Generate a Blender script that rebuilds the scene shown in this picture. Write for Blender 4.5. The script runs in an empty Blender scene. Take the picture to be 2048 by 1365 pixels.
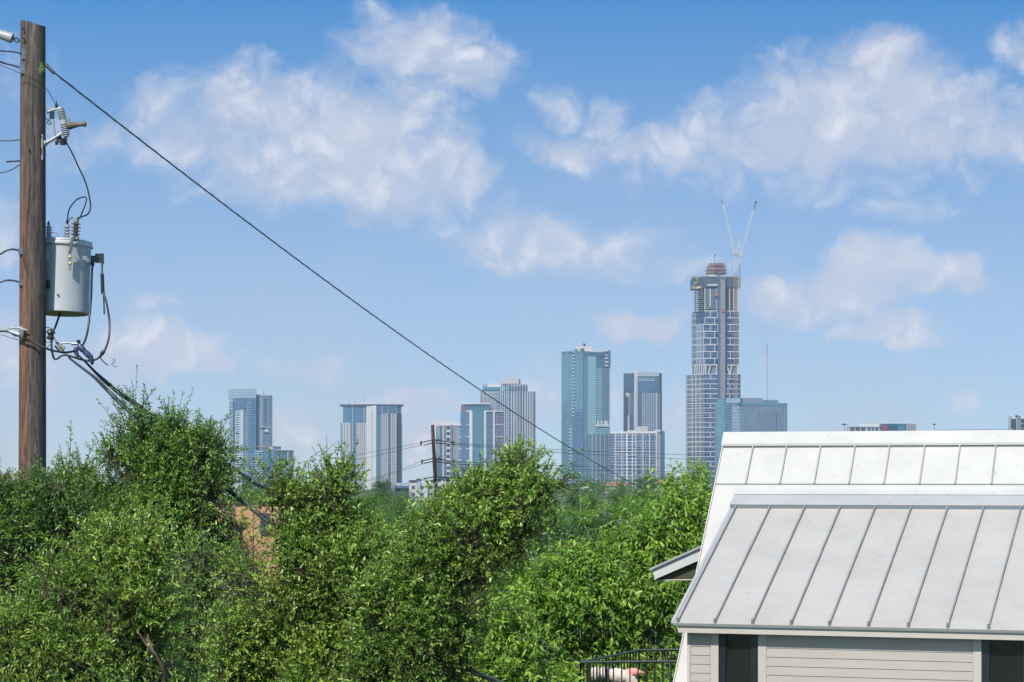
import bpy, bmesh, math, random
import numpy as np
from mathutils import Vector, Matrix
R = math.radians
SC = bpy.context.scene
COL = SC.collection

# ------------------------------------------------------------------ camera
EYE = 6.5                 # eye height over the near ground
F, CX, HY = 4717.0, 1024.0, 956.0     # focal length and horizon in photo pixels
cam_d = bpy.data.cameras.new('camera')
cam = bpy.data.objects.new('camera', cam_d)
COL.objects.link(cam)
cam.location = (0, 0, EYE)
cam.rotation_euler = (R(90), 0, 0)
cam_d.sensor_width = 36.0
cam_d.lens = 36.0 * F / 2048.0
cam_d.shift_y = (HY - 682.5) / 2048.0
cam_d.clip_start = 0.5
cam_d.clip_end = 20000
SC.camera = cam

# ------------------------------------------------------------------ view
SC.view_settings.view_transform = 'Standard'
SC.view_settings.look = 'None'
SC.view_settings.gamma = 1.0
SC.view_settings.exposure = 0.6
SC.cycles.max_bounces = 8
SC.cycles.transparent_max_bounces = 8
SC.cycles.volume_bounces = 0
SC.cycles.use_denoising = True

# ------------------------------------------------------------------ sun
SUN_EL, SUN_AZ = 47.0, 208.0          # azimuth clockwise from +Y (behind the camera, to its left)
sd = bpy.data.lights.new('sun', 'SUN')
sd.energy = 4.3
sd.angle = R(0.5)
sd.color = (1.0, 0.945, 0.86)
sun = bpy.data.objects.new('sun', sd)
COL.objects.link(sun)
sv = Vector((math.sin(R(SUN_AZ)) * math.cos(R(SUN_EL)), math.cos(R(SUN_AZ)) * math.cos(R(SUN_EL)), math.sin(R(SUN_EL))))
sun.location = sv * 60
sun.rotation_euler = sv.to_track_quat('Z', 'Y').to_euler()

# ------------------------------------------------------------------ world: sky and clouds by direction
world = bpy.data.worlds.new('World')
SC.world = world
world.use_nodes = True
class NT:
    """tiny helper for building node trees"""
    def __init__(s, tree):
        s.t = tree; s.n = tree.nodes; s.l = tree.links
    def new(s, typ, **kw):
        n = s.n.new(typ)
        for k, v in kw.items(): setattr(n, k, v)
        return n
    def put(s, sock, v):
        if isinstance(v, bpy.types.NodeSocket): s.l.new(v, sock)
        elif v is not None: sock.default_value = v
    def math(s, op, a, b=None, c=None, clamp=False):
        n = s.new('ShaderNodeMath', operation=op, use_clamp=clamp)
        s.put(n.inputs[0], a); s.put(n.inputs[1], b)
        if c is not None: s.put(n.inputs[2], c)
        return n.outputs[0]
    def vec(s, op, a, b=None):
        n = s.new('ShaderNodeVectorMath', operation=op)
        s.put(n.inputs[0], a)
        if b is not None: s.put(n.inputs[1], b)
        return n.outputs['Value'] if op in ('LENGTH', 'DOT_PRODUCT') else n.outputs[0]
    def mix(s, f, a, b):
        n = s.new('ShaderNodeMix', data_type='RGBA')
        s.put(n.inputs[0], f); s.put(n.inputs[6], a); s.put(n.inputs[7], b)
        return n.outputs[2]
    def noise(s, v, scale, detail=4, rough=.55, dist=0.0, col=False):
        n = s.new('ShaderNodeTexNoise')
        if v is not None: s.put(n.inputs['Vector'], v)
        n.inputs['Scale'].default_value = scale; n.inputs['Detail'].default_value = detail
        n.inputs['Roughness'].default_value = rough; n.inputs['Distortion'].default_value = dist
        return n.outputs['Color' if col else 'Fac']
    def ramp(s, f, stops, interp='LINEAR'):
        n = s.new('ShaderNodeValToRGB'); s.put(n.inputs[0], f)
        n.color_ramp.interpolation = interp
        el = n.color_ramp.elements
        while len(el) < len(stops): el.new(0.5)
        for e, (p, c) in zip(el, stops):
            e.position = p; e.color = (*c, 1) if len(c) == 3 else c
        return n.outputs[0]
    def rng(s, v, a, b, c=0.0, d=1.0, smooth=True):
        n = s.new('ShaderNodeMapRange'); n.interpolation_type = 'SMOOTHSTEP' if smooth else 'LINEAR'
        s.put(n.inputs[0], v); n.inputs[1].default_value = a; n.inputs[2].default_value = b
        n.inputs[3].default_value = c; n.inputs[4].default_value = d
        return n.outputs[0]

SKY_STR = 0.15
w = NT(world.node_tree)
w.n.clear()
out = w.new('ShaderNodeOutputWorld'); bg = w.new('ShaderNodeBackground')
w.l.new(bg.outputs[0], out.inputs[0])
tc = w.new('ShaderNodeTexCoord').outputs['Generated']
sp = w.new('ShaderNodeSeparateXYZ'); w.l.new(tc, sp.inputs[0])
X, Y, Z = sp.outputs
# the air gets clearer quickly above the horizon: sample the sky higher up than the view direction
zz = w.math("MULTIPLY_ADD", w.math("MAXIMUM", Z, 0.0), 4.0, 0.08)
cb = w.new('ShaderNodeCombineXYZ'); w.put(cb.inputs[0], X); w.put(cb.inputs[1], Y); w.put(cb.inputs[2], zz)
sv_ = w.vec('NORMALIZE', cb.outputs[0])
sky = w.new('ShaderNodeTexSky', sky_type='NISHITA')
sky.sun_disc = False; sky.sun_elevation = R(SUN_EL); sky.sun_rotation = R(SUN_AZ)
sky.air_density = 1.0; sky.dust_density = 0.6; sky.ozone_density = 1.6; sky.altitude = 150
w.l.new(sv_, sky.inputs[0])
hs = w.new('ShaderNodeHueSaturation'); w.l.new(sky.outputs[0], hs.inputs['Color'])
hs.inputs["Saturation"].default_value = 1.42; hs.inputs['Value'].default_value = 1.0
skyc = w.vec('MULTIPLY', hs.outputs[0], (SKY_STR*.98, SKY_STR*1.28, SKY_STR*1.17))
# direction coordinates (thousands of photo pixels away from straight ahead on the horizon)
ys = w.math('MAXIMUM', Y, 0.08)
U = w.math('MULTIPLY', w.math('DIVIDE', X, ys), F / 1000); V = w.math('MULTIPLY', w.math('DIVIDE', Z, ys), F / 1000)
cu = w.new('ShaderNodeCombineXYZ'); w.put(cu.inputs[0], U); w.put(cu.inputs[1], V)
P0 = cu.outputs[0]
d1 = w.vec('SUBTRACT', w.noise(P0, 3.3, 2, .6, col=True), (0.5, 0.5, 0.5))
d1 = w.vec('MULTIPLY', d1, (0.20, 0.16, 0))
d2 = w.vec('SUBTRACT', w.noise(P0, 14, 4, .62, col=True), (0.5, 0.5, 0.5))
d2 = w.vec('MULTIPLY', d2, (0.075, 0.06, 0))
P1 = w.vec('ADD', w.vec('ADD', P0, d1), d2)
BLOBS = [  # photo x, y, half width, half height, strength
 (470,185,120,75,.85),(560,230,190,85,.9),(700,270,150,90,1.1),(420,270,190,60,.62),(620,330,230,75,.95),(800,350,150,75,.95),(770,400,150,45,.7),(890,355,85,55,.85),(540,290,240,70,.7),(400,220,150,70,.65),
 (850,85,130,70,1.0),(780,55,70,50,.8),(930,120,85,65,.95),(840,170,70,80,.75),(860,250,60,70,.6),
 (1590,190,110,75,.9),(1500,250,110,75,.9),(1760,165,110,85,1.1),(1830,210,100,90,1.0),(1930,235,110,75,.95),(1680,260,230,75,1.0),(1380,290,110,45,.8),(1270,290,80,35,.75),(1195,245,45,50,.75),(1110,215,38,35,.6),(1150,300,95,34,.75),(1800,300,270,42,.95),(2035,270,60,50,.7),(2035,85,55,45,.6),(1640,345,330,40,.35),
 (1010,470,150,42,.75),(1120,500,170,48,.8),(1290,545,110,22,.6),(960,430,110,35,.35),
 (1760,535,85,48,1.4),(1700,580,120,45,1.3),(1830,570,65,40,1.2),(1575,590,80,35,1.1),(1640,610,130,32,.9),(1905,540,45,40,1.2),(1925,575,45,20,.5),
 (1265,665,60,30,1.5),(1320,668,38,25,1.2),(1290,685,70,16,.4),(1780,662,110,22,.9),(1830,678,75,16,.8),(1820,425,75,22,.5),
 (320,700,115,38,1.25),(420,715,70,26,1.0),(245,695,80,45,.9),(285,620,60,12,.4),(640,728,75,20,.7),(880,805,75,26,.8),(815,795,22,16,1.1),
 (30,690,80,75,.9),(0,455,50,60,.7),(20,160,60,50,.35),(200,270,90,45,.42),(1350,815,60,45,.8),(1100,790,80,50,.75),(570,860,60,45,.8),(850,870,70,40,.8),(1920,790,30,18,.4),(190,820,60,12,.3),(1200,800,60,50,.3)]
acc = None
for (bx, by, rx, ry, st) in BLOBS:
    q = w.vec('SUBTRACT', P1, ((bx - CX) / 1000, (HY - by) / 1000, 0))
    q = w.vec('MULTIPLY', q, (1000 / rx / 1.40, 1000 / ry / 1.40, 0))
    d = w.math('MULTIPLY_ADD', w.vec('DOT_PRODUCT', q, q), -st, st)
    acc = d if acc is None else w.math('SMOOTH_MAX', acc, d, 0.25)
det = w.noise(P1, 9, 6, .62)
det2 = w.noise(P1, 45, 2, .6)
vo = w.new('ShaderNodeTexVoronoi', feature='F1'); w.put(vo.inputs['Vector'], P1)
vo.inputs['Scale'].default_value = 13; vo.inputs['Detail'].default_value = 2; vo.inputs['Roughness'].default_value = .55
puff = w.math('SUBTRACT', .42, vo.outputs['Distance'])
dens = w.math('ADD', acc, w.math('MULTIPLY_ADD', det, 1.35, -0.62))
dens = w.math('ADD', dens, w.math('MULTIPLY', puff, .40))
dens = w.math('ADD', dens, w.math('MULTIPLY_ADD', det2, 0.3, -0.15))
cov = w.rng(dens, -0.32, 1.0, 0.0, 0.84)
# thin high veil near the horizon
veil = w.rng(V, 0.0, 1.02, 1.0, 0.0, False)
veil = w.math('MULTIPLY', veil, w.rng(w.noise(P0, 2.2, 3, .6), .2, .8, .80, 1.0))
# thin, streaky cloud elsewhere in the sky
gen = w.noise(tc, 2.6, 4, .6)
front = w.rng(Y, 0.75, 0.9)
gcov = w.math('MULTIPLY', w.rng(gen, .48, .72, 0, .8), w.math('SUBTRACT', 1.0, front))
cov = w.math('MULTIPLY', cov, front)
# cloud shade: sunlit tops, blue-grey bodies
rel = w.noise(w.vec('ADD', P1, (0.012, -0.03, 0)), 9, 2, .6)
lit = w.math('SUBTRACT', det, rel)
shade = w.math('ADD', w.math('MULTIPLY', lit, 1.6), w.math('MULTIPLY_ADD', puff, .9, .52), clamp=True)
ccol = w.mix(shade, (0.42, 0.445, 0.51, 1), (0.64, 0.625, 0.64, 1))
skyc = w.mix(veil, skyc, (0.36, 0.385, 0.41, 1))
skyc = w.mix(gcov, skyc, (0.75, 0.77, 0.82, 1))
final = w.mix(cov, skyc, ccol)
w.l.new(final, bg.inputs[0]); bg.inputs[1].default_value = 1.0
world.cycles.sampling_method = 'MANUAL'; world.cycles.sample_map_resolution = 512

# ------------------------------------------------------------------ helpers
def at(px, py, D):
    """world point at distance D (along Y) seen at photo pixel (px, py)"""
    return Vector(((px - CX) / F * D, D, EYE - (py - HY) / F * D))
def tag(o, label=None, cat=None, group=None, kind=None):
    if label: o['label'] = label
    if cat: o['category'] = cat
    if group: o['group'] = group
    if kind: o['kind'] = kind
    return o
def empty(name, loc, label, cat, group=None):
    o = bpy.data.objects.new(name, None); COL.objects.link(o); o.location = loc
    o.empty_display_size = .3
    return tag(o, label, cat, group)
class MB:
    """collects shapes into one mesh"""
    def __init__(s): s.v = []; s.f = []; s.uv = []; s.smooth = False
    def add(s, vs, fs, uvs=None):
        b = len(s.v); s.v += [tuple(v) for v in vs]; s.f += [tuple(b + i for i in f) for f in fs]
        s.uv += (uvs if uvs else [(v[0], v[2]) for v in vs]); return s
    def hexa(s, p, uvs=None):     # p: 4 bottom (ccw from above), 4 top
        return s.add(p, [(3,2,1,0),(4,5,6,7),(0,1,5,4),(1,2,6,5),(2,3,7,6),(3,0,4,7)], uvs)
    def box(s, c, d, rz=0.0):
        c = Vector(c); hx, hy, hz = d[0]/2, d[1]/2, d[2]/2
        m = Matrix.Rotation(rz, 3, 'Z')
        return s.hexa([c + m @ Vector(q) for q in ((-hx,-hy,-hz),(hx,-hy,-hz),(hx,hy,-hz),(-hx,hy,-hz),(-hx,-hy,hz),(hx,-hy,hz),(hx,hy,hz),(-hx,hy,hz))])
    def prism(s, poly, z0, z1):
        n = len(poly)
        return s.add([(x,y,z0) for x,y in poly] + [(x,y,z1) for x,y in poly],
                     [tuple(range(n-1,-1,-1)), tuple(range(n,2*n))] + [(i,(i+1)%n,n+(i+1)%n,n+i) for i in range(n)])
    def tube(s, pts, r, n=8, r1=None, cap=True):
        pts = [Vector(p) for p in pts]; k = len(pts)
        rs = [r + ((r1 - r) * i / (k-1) if r1 is not None else 0) for i in range(k)] if not isinstance(r, (list, tuple)) else r
        vs = []; prev = None
        for i, p in enumerate(pts):
            t = (pts[min(i+1,k-1)] - pts[max(i-1,0)])
            t = t.normalized() if t.length > 1e-9 else Vector((0,0,1))
            if prev is None:
                a = Vector((0,0,1)) if abs(t.z) < .9 else Vector((1,0,0))
                prev = t.cross(a).normalized()
            prev = (prev - t * prev.dot(t)).normalized(); b = t.cross(prev)
            for j in range(n):
                an = 2*math.pi*j/n
                vs.append(p + (prev*math.cos(an) + b*math.sin(an)) * rs[i])
        fs = [(i*n+j, i*n+(j+1)%n, (i+1)*n+(j+1)%n, (i+1)*n+j) for i in range(k-1) for j in range(n)]
        if cap: fs += [tuple(range(n-1,-1,-1)), tuple((k-1)*n+j for j in range(n))]
        return s.add(vs, fs)
    def lathe(s, c, prof, n=24, axis=None):
        """prof: (radius, height along axis) list"""
        c = Vector(c); ax = (Vector(axis) if axis is not None else Vector((0,0,1))).normalized()
        a = Vector((1,0,0)) if abs(ax.x) < .9 else Vector((0,1,0))
        e1 = (a - ax*a.dot(ax)).normalized(); e2 = ax.cross(e1)
        k = len(prof)
        vs = [c + ax*h + (e1*math.cos(2*math.pi*j/n) + e2*math.sin(2*math.pi*j/n))*max(r,1e-4) for r, h in prof for j in range(n)]
        fs = [(i*n+j, i*n+(j+1)%n, (i+1)*n+(j+1)%n, (i+1)*n+j) for i in range(k-1) for j in range(n)]
        fs += [tuple(range(n-1,-1,-1)), tuple((k-1)*n+j for j in range(n))]
        return s.add(vs, fs)
    def build(s, name, mat, parent=None, smooth=False, bevel=0.0):
        me = bpy.data.meshes.new(name)
        me.from_pydata(s.v, [], s.f)
        uv = me.uv_layers.new(name='UVMap')
        li = np.zeros(len(me.loops), dtype=np.int32); me.loops.foreach_get('vertex_index', li)
        uv.data.foreach_set('uv', np.array(s.uv, dtype=np.float32)[li].ravel())
        if smooth: me.polygons.foreach_set('use_smooth', [True]*len(me.polygons))
        me.materials.append(mat)
        o = bpy.data.objects.new(name, me); COL.objects.link(o)
        if parent is not None:
            o.parent = parent; o.matrix_parent_inverse = Matrix.Translation(-parent.location)
        if smooth and smooth != 'all':
            me.set_sharp_from_angle(angle=R(40))
        if bevel:
            m = o.modifiers.new('bevel', 'BEVEL'); m.width = bevel; m.segments = 2; m.limit_method = 'ANGLE'
        return o
def spline(pts, n=8):
    """Catmull-Rom through the points"""
    P = [Vector(p) for p in pts]; P = [P[0]*2-P[1]] + P + [P[-1]*2-P[-2]]
    o = []
    for i in range(1, len(P)-2):
        for k in range(n):
            t = k/n
            o.append(.5*((2*P[i]) + (P[i+1]-P[i-1])*t + (2*P[i-1]-5*P[i]+4*P[i+1]-P[i+2])*t*t + (3*P[i]-P[i-1]-3*P[i+1]+P[i+2])*t**3))
    o.append(P[-2]); return o

# ------------------------------------------------------------------ materials
MATS = {}
def mat(name, col, rough=.6, metal=0.0, spec=.5, var=0.0, vscale=3.0, bump=0.0, bscale=40.0, stretch=None, coat=0.0):
    if name in MATS: return MATS[name]
    m = bpy.data.materials.new(name); m.use_nodes = True; MATS[name] = m
    t = NT(m.node_tree); b = t.n['Principled BSDF']
    b.inputs['Roughness'].default_value = rough; b.inputs['Metallic'].default_value = metal
    b.inputs['Specular IOR Level'].default_value = spec; b.inputs['Coat Weight'].default_value = coat
    v = t.new('ShaderNodeTexCoord').outputs['Object']
    if stretch: v = t.vec('MULTIPLY', v, stretch)
    if var:
        n = t.noise(v, vscale, 6, .6)
        lo = tuple(c*(1-var) for c in col); hi = tuple(min(1, c*(1+var)) for c in col)
        t.put(b.inputs['Base Color'], t.ramp(n, [(.3, lo), (.7, hi)]))
        t.put(b.inputs['Roughness'], t.rng(n, .2, .8, max(0, rough-.1), min(1, rough+.12)))
    else: b.inputs['Base Color'].default_value = (*col, 1)
    if bump:
        bn = t.new('ShaderNodeBump'); bn.inputs['Strength'].default_value = bump; bn.inputs['Distance'].default_value = .01
        t.put(bn.inputs['Height'], t.noise(v, bscale, 5, .6)); t.l.new(bn.outputs[0], b.inputs['Normal'])
    return m
def facade(name, wall, ga, gb, bay=3.0, floor=3.2, wu=.9, wv=.75, metal=.45, rough=.12, v0=0.0, line=None, wrough=.7):
    """wall colour, two glass colours picked pane by pane; wu, wv: glazed share of a bay and of a storey"""
    if name in MATS: return MATS[name]
    wall = tuple(q*.82 for q in wall); ga = tuple(q*.75 for q in ga); gb = tuple(q*.82 for q in gb)
    m = bpy.data.materials.new(name); m.use_nodes = True; MATS[name] = m
    t = NT(m.node_tree); b = t.n['Principled BSDF']
    uvn = t.new('ShaderNodeUVMap'); s = t.new('ShaderNodeSeparateXYZ'); t.l.new(uvn.outputs[0], s.inputs[0])
    u = t.math('DIVIDE', s.outputs[0], bay); v = t.math('DIVIDE', t.math('SUBTRACT', s.outputs[1], v0), floor)
    fu = t.math('ABSOLUTE', t.math('SUBTRACT', t.math('FRACT', u), .5)); fv = t.math('ABSOLUTE', t.math('SUBTRACT', t.math('FRACT', v), .5))
    inw = t.math('MULTIPLY', t.math('LESS_THAN', fu, wu/2), t.math('LESS_THAN', fv, wv/2))
    c = t.new('ShaderNodeCombineXYZ'); t.put(c.inputs[0], t.math('FLOOR', u)); t.put(c.inputs[1], t.math('FLOOR', v))
    wn = t.new('ShaderNodeTexWhiteNoise'); wn.noise_dimensions = '2D'; t.l.new(c.outputs[0], wn.inputs['Vector'])
    big = t.noise(uvn.outputs[0], .02, 3, .5)
    f = t.math('ADD', t.math('MULTIPLY', wn.outputs[0], .6), t.math('MULTIPLY_ADD', big, 1.4, -.5), clamp=True)
    g = t.mix(f, (*ga, 1), (*gb, 1))
    wv_ = t.mix(t.noise(uvn.outputs[0], .25, 4, .6), (*[q*.88 for q in wall], 1), (*[min(1, q*1.08) for q in wall], 1))
    t.put(b.inputs['Base Color'], t.mix(inw, wv_, g))
    t.put(b.inputs['Metallic'], t.math('MULTIPLY', inw, metal))
    t.put(b.inputs['Roughness'], t.math('MULTIPLY_ADD', inw, rough - wrough, wrough))
    return m

# ------------------------------------------------------------------ ground
def ground_z(y):
    for (a, za), (b, zb) in zip(GP, GP[1:]):
        if y <= b: return za + (zb - za) * max(0, (y - a) / (b - a))
    return GP[-1][1]
GP = [(-60, 0), (34, 0), (60, -1.2), (110, -4.5), (200, -8), (500, -10), (6000, -10)]
def build_ground():
    m = bpy.data.materials.new('ground_soil_grass'); m.use_nodes = True
    t = NT(m.node_tree); b = t.n['Principled BSDF']; v = t.new('ShaderNodeTexCoord').outputs['Object']
    t.put(b.inputs['Base Color'], t.ramp(t.noise(v, .35, 8, .65), [(.3, (.035, .06, .018)), (.5, (.06, .09, .03)), (.7, (.14, .12, .07))]))
    b.inputs['Roughness'].default_value = .95
    xs = np.linspace(-1400, 1400, 57); ys = [-55, -20, 0, 15, 34, 47, 60, 85, 110, 150, 200, 350, 500, 900, 1500, 2500, 3600, 4700, 5900]
    mb = MB(); mb.v = [(float(x), float(y), ground_z(y) + (0.12*math.sin(x*.31+y*.2) if 0 < y < 300 else 0)) for y in ys for x in xs]
    mb.uv = [(q[0], q[1]) for q in mb.v]; nx = len(xs)
    mb.f = [(j*nx+i, j*nx+i+1, (j+1)*nx+i+1, (j+1)*nx+i) for j in range(len(ys)-1) for i in range(nx-1)]
    tag(mb.build('ground', m, smooth='all'), kind='structure')
build_ground()

# ------------------------------------------------------------------ house
HA = 0.34
hu = Vector((math.cos(HA), -math.sin(HA), 0)); hn = Vector((math.sin(HA), math.cos(HA), 0))
def hp(u, n, z): return hu*u + hn*n + Vector((0, 0, EYE + z))
def u_at(px, n):           # where the sight line of a photo column meets the house plane n
    dx = (px - CX) / F; k = n / (hn.x*dx + hn.y)
    return k * (hu.x*dx + hu.y)
def hbox(mb, u0, u1, n0, n1, z0, z1):
    return mb.hexa([hp(u0,n0,z0), hp(u1,n0,z0), hp(u1,n1,z0), hp(u0,n1,z0), hp(u0,n0,z1), hp(u1,n0,z1), hp(u1,n1,z1), hp(u0,n1,z1)])
def hslab(mb, u0, u1, na, za, nb, zb, th):
    """sloping sheet from (na, za) up to (nb, zb); th measured square to it, upwards from the line"""
    L = math.hypot(nb-na, zb-za); on = -(zb-za)/L*th; oz = (nb-na)/L*th
    return mb.hexa([hp(u0,na,za), hp(u1,na,za), hp(u1,nb,zb), hp(u0,nb,zb), hp(u0,na+on,za+oz), hp(u1,na+on,za+oz), hp(u1,nb+on,zb+oz), hp(u0,nb+on,zb+oz)])

def metal_roof(name, c0, c1, rough=.42, metal=.0):
    m = bpy.data.materials.new(name); m.use_nodes = True
    t = NT(m.node_tree); b = t.n['Principled BSDF']; v = t.new('ShaderNodeTexCoord').outputs['Object']
    n1 = t.noise(v, 1.6, 7, .6); n2 = t.noise(t.vec('MULTIPLY', v, (1, 1, 6)), 7, 6, .7)
    sp_ = t.noise(v, 90, 2, .5)
    f = t.math('ADD', t.math('MULTIPLY', n1, .65), t.math('MULTIPLY', n2, .35))
    c = t.ramp(f, [(.32, c0), (.68, c1)])
    # sparse dark droppings and dirt runs
    st = t.rng(t.noise(t.vec('MULTIPLY', v, (9, 9, 1.3)), 2.4, 3, .6), .64, .72)
    c = t.mix(t.math('MULTIPLY', st, .40), c, (.17, .16, .14, 1))
    c = t.mix(t.math('MULTIPLY', t.rng(sp_, .74, .80), .4), c, (.25, .24, .22, 1))
    t.put(b.inputs['Base Color'], c)
    b.inputs['Roughness'].default_value = rough; b.inputs['Metallic'].default_value = metal
    bn = t.new('ShaderNodeBump'); bn.inputs['Strength'].default_value = .38; bn.inputs['Distance'].default_value = .012
    t.put(bn.inputs['Height'], t.noise(t.vec('MULTIPLY', v, (1.5, 1.5, 3)), 1.7, 3, .5)); t.l.new(bn.outputs[0], b.inputs['Normal'])
    return m
M_white = metal_roof('white_painted_metal', (.335, .323, .30), (.41, .395, .368), .6)
M_grey = metal_roof('weathered_greige_metal', (.305, .283, .248), (.375, .348, .308))
M_cap = metal_roof('galvanised_cap', (.27, .27, .265), (.33, .33, .325), .5, .0)
M_seam = mat('seam_grey', (.26, .27, .275), .45, .3, var=.12)
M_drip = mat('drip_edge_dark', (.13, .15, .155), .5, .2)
M_trim = mat('taupe_trim', (.37, .34, .30), .7, var=.06, vscale=4, bump=.05)
M_side = mat('taupe_siding', (.325, .295, .26), .75, var=.06, vscale=2.5, stretch=(1, 1, 9), bump=.1, bscale=30)
M_black = mat('black_window_frame', (.008, .010, .014), .35)
M_dark = mat('dark_interior', (.02, .022, .022), .9)

def build_house():
    house = empty('house', hp(-3, 27, -EYE), 'house with pale standing seam metal roof, shed dormer and taupe lap siding beside the trees', 'house')
    S = .4064
    U0, U1 = -6.994, 1.6
    # main roof plane: through (n 26.98, z -.072), 50.4 degrees
    tn = math.tan(.879); rn, rz = 26.98, -.072
    def zr(n): return rz + (n - rn)*tn
    nE = 24.0
    nT = 27.41
    m = MB(); hslab(m, U0, U1, nE, zr(nE), nT, zr(nT), .02)
    hslab(m, U0, U1, 2*nT-nE, zr(nE), nT, zr(nT), -.02)
    roof = m.build('main_roof', M_white, house)
    # gable wall and house body
    b = MB()
    b.add([hp(u, n, z) for u in (U0+.09, U1-.1) for n, z in ((nE+.3, -EYE-1), (2*nT-nE-.3, -EYE-1), (2*nT-nE-.3, zr(nE+.3)-.06), (nT, zr(nT)-.08), (nE+.3, zr(nE+.3)-.06))],
          [(4,3,2,1,0),(5,6,7,8,9),(0,1,6,5),(1,2,7,6),(2,3,8,7),(3,4,9,8),(4,0,5,9)])
    b.build('wall', M_side, house)
    ed = MB(); hslab(ed, U0-.012, U0, nE, zr(nE)-.02, nT, zr(nT)-.02, .05); ed.build('rake_trim', M_white, roof)
    # seams of the main roof
    u00 = -6.629
    for i in range(0, 20):
        q = MB(); u = u00 + i*S + .004*math.sin(i*3.1)
        n0, n1 = (26.955, 27.32)
        L = math.hypot(1, tn)
        hslab(q, u-.0075, u+.0075, n0, zr(n0)+.02*L*0+.019, n1, zr(n1)+.019, .032)
        q.build('seam', M_seam, roof)
    # ridge cap standing a little clear of the seams
    c = MB()
    nc = 27.30
    hslab(c, U0-.02, U1+.02, nc, zr(nc)+.085, nT+.0, zr(nT)+.085+.01, .006)
    hbox(c, U0-.02, U1+.02, nc-.004, nc+.004, zr(nc)+.062, zr(nc)+.088)
    hslab(c, U0-.02, U1+.02, 2*nT-nc, zr(nc)+.085, nT+.002, zr(nT)+.096, -.006)
    c.build('ridge_cap', M_white, roof)
    c = MB(); hbox(c, U0, U1, nc+.006, nc+.010, zr(nc)+.026, zr(nc)+.075); c.build('cap_shadow_closure', M_drip, roof)  # closure strip coloured dark to stand for the cap lip's shadow
    # ---- dormer
    du0 = -6.663; sl = .437
    n0, z0 = 24.079, -1.533
    L = 3.037
    n1, z1 = n0 + L*math.cos(sl), z0 + L*math.sin(sl)
    UL = du0 - .068
    d = MB(); hslab(d, UL, U1, n0, z0-.02, n1+.08, z1+.08*math.tan(sl)-.02, .02)
    dr = d.build('dormer_roof', M_grey, house)
    for i in range(0, 20):
        q = MB(); u = du0 + i*S + .003*math.sin(i*2.3+1)
        hslab(q, u-.0075, u+.0075, n0+.012, z0+.012*math.tan(sl)+.0005, n1, z1+.0005, .034)
        q.build('seam', M_seam, dr)
        e = MB(); hbox(e, u-.013, u+.013, n0-.004, n0+.011, z0-.008, z0+.055); e.build('seam_end', M_drip, dr)
    # apron flashing: an upper leg lying on the main roof, a lower leg over the dormer seams
    a = MB()
    na, za = n1-.02, z1+.05
    hslab(a, UL+.0, U1, na-.21, za-.21*math.tan(sl)-.004, na, za-.004, .006)
    a.build('apron_flashing', M_cap, dr)
    a = MB(); hslab(a, UL+.0, U1, na+.002, za+.002, na+.072, zr(na+.072)+.045, .006)
    hbox(a, UL+.0, U1, na-.217, na-.211, za-.21*math.tan(sl)-.014, za-.21*math.tan(sl)+.003)
    a.build('flashing_upstand', M_white, dr)
    a = MB(); hbox(a, UL+.001, U1, na-.2135, na-.2115, za-.21*math.tan(sl)-.062, za-.21*math.tan(sl)-.012)
    a.build('flashing_shadow_closure', M_drip, dr)  # dark strip in place of the drop shadow below the flashing edge
    g = MB(); hslab(g, UL-.004, UL+.03, n0, z0+.001, n1+.02, z1+.001, .012); g.build('rake_trim', M_cap, dr)
    # fold line of the main roof left of the dormer
    g = MB(); hslab(g, U0, U1, rn-.036, zr(rn-.036)+.034, rn-.026, zr(rn-.026)+.034, .004); g.build('roof_lap', M_drip, roof)
    # drip edge, fascia
    g = MB(); hbox(g, UL+.03, U1, n0-.006, n0+.03, z0-.034, z0-.019); g.build('drip_edge', M_drip, dr)
    g = MB(); hbox(g, UL+.07, U1, n0+.012, n0+.037, z0-.103, z0-.034); g.build('fascia', M_trim, dr)
    g = MB(); hbox(g, UL+.07, U1, n0+.038, n0+.30, z0-.099, z0-.085); g.build('soffit', M_trim, dr)
    # dormer wall
    nw = 24.23
    zt, zb = z0-.0995, -3.6
    wl = u_at(1376, nw)
    panels = [(wl+.03, u_at(1421, nw)), (u_at(1533, nw), u_at(1946, nw)), (u_at(2075, nw), U1-.1)]
    g = MB(); hbox(g, wl, U1-.1, nw+.03, nw+.15, zb, zt); hbox(g, wl, wl+.08, nw+.15, 27, zb, zt)
    wall = g.build('dormer_wall', M_side, house)
    for (a0, a1) in panels:
        k = 0; z = zt - .058; H = .0945
        s_ = MB()
        hslab(s_, a0, a1, nw+.010, zt-.058, nw+.014, zt, .012)
        while z > zb:
            hslab(s_, a0, a1, nw+.003, z-H, nw+.010, z+.0, .012)
            z -= H
        s_.build('lap_siding', M_side, wall)
    tr = MB(); hbox(tr, wl-.006, wl+.028, nw-.012, nw+.04, zb, zt); tr.build('corner_board', M_trim, wall)
    g = MB()
    for (a, c_) in ((1421, 1437), (1516, 1533), (1946, 1963), (2060, 2075)):
        g = MB(); hbox(g, u_at(a, nw-.012)+.001, u_at(c_, nw-.012)-.001, nw-.014, nw+.03, zb, zt); g.build('window_casing', M_trim, wall)
    # windows
    gl = bpy.data.materials.new('window_glass'); gl.use_nodes = True
    p = gl.node_tree.nodes['Principled BSDF']; p.inputs['Base Color'].default_value = (.02, .025, .025, 1)
    p.inputs['Roughness'].default_value = .03; p.inputs['Transmission Weight'].default_value = .55; p.inputs['IOR'].default_value = 1.5
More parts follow.
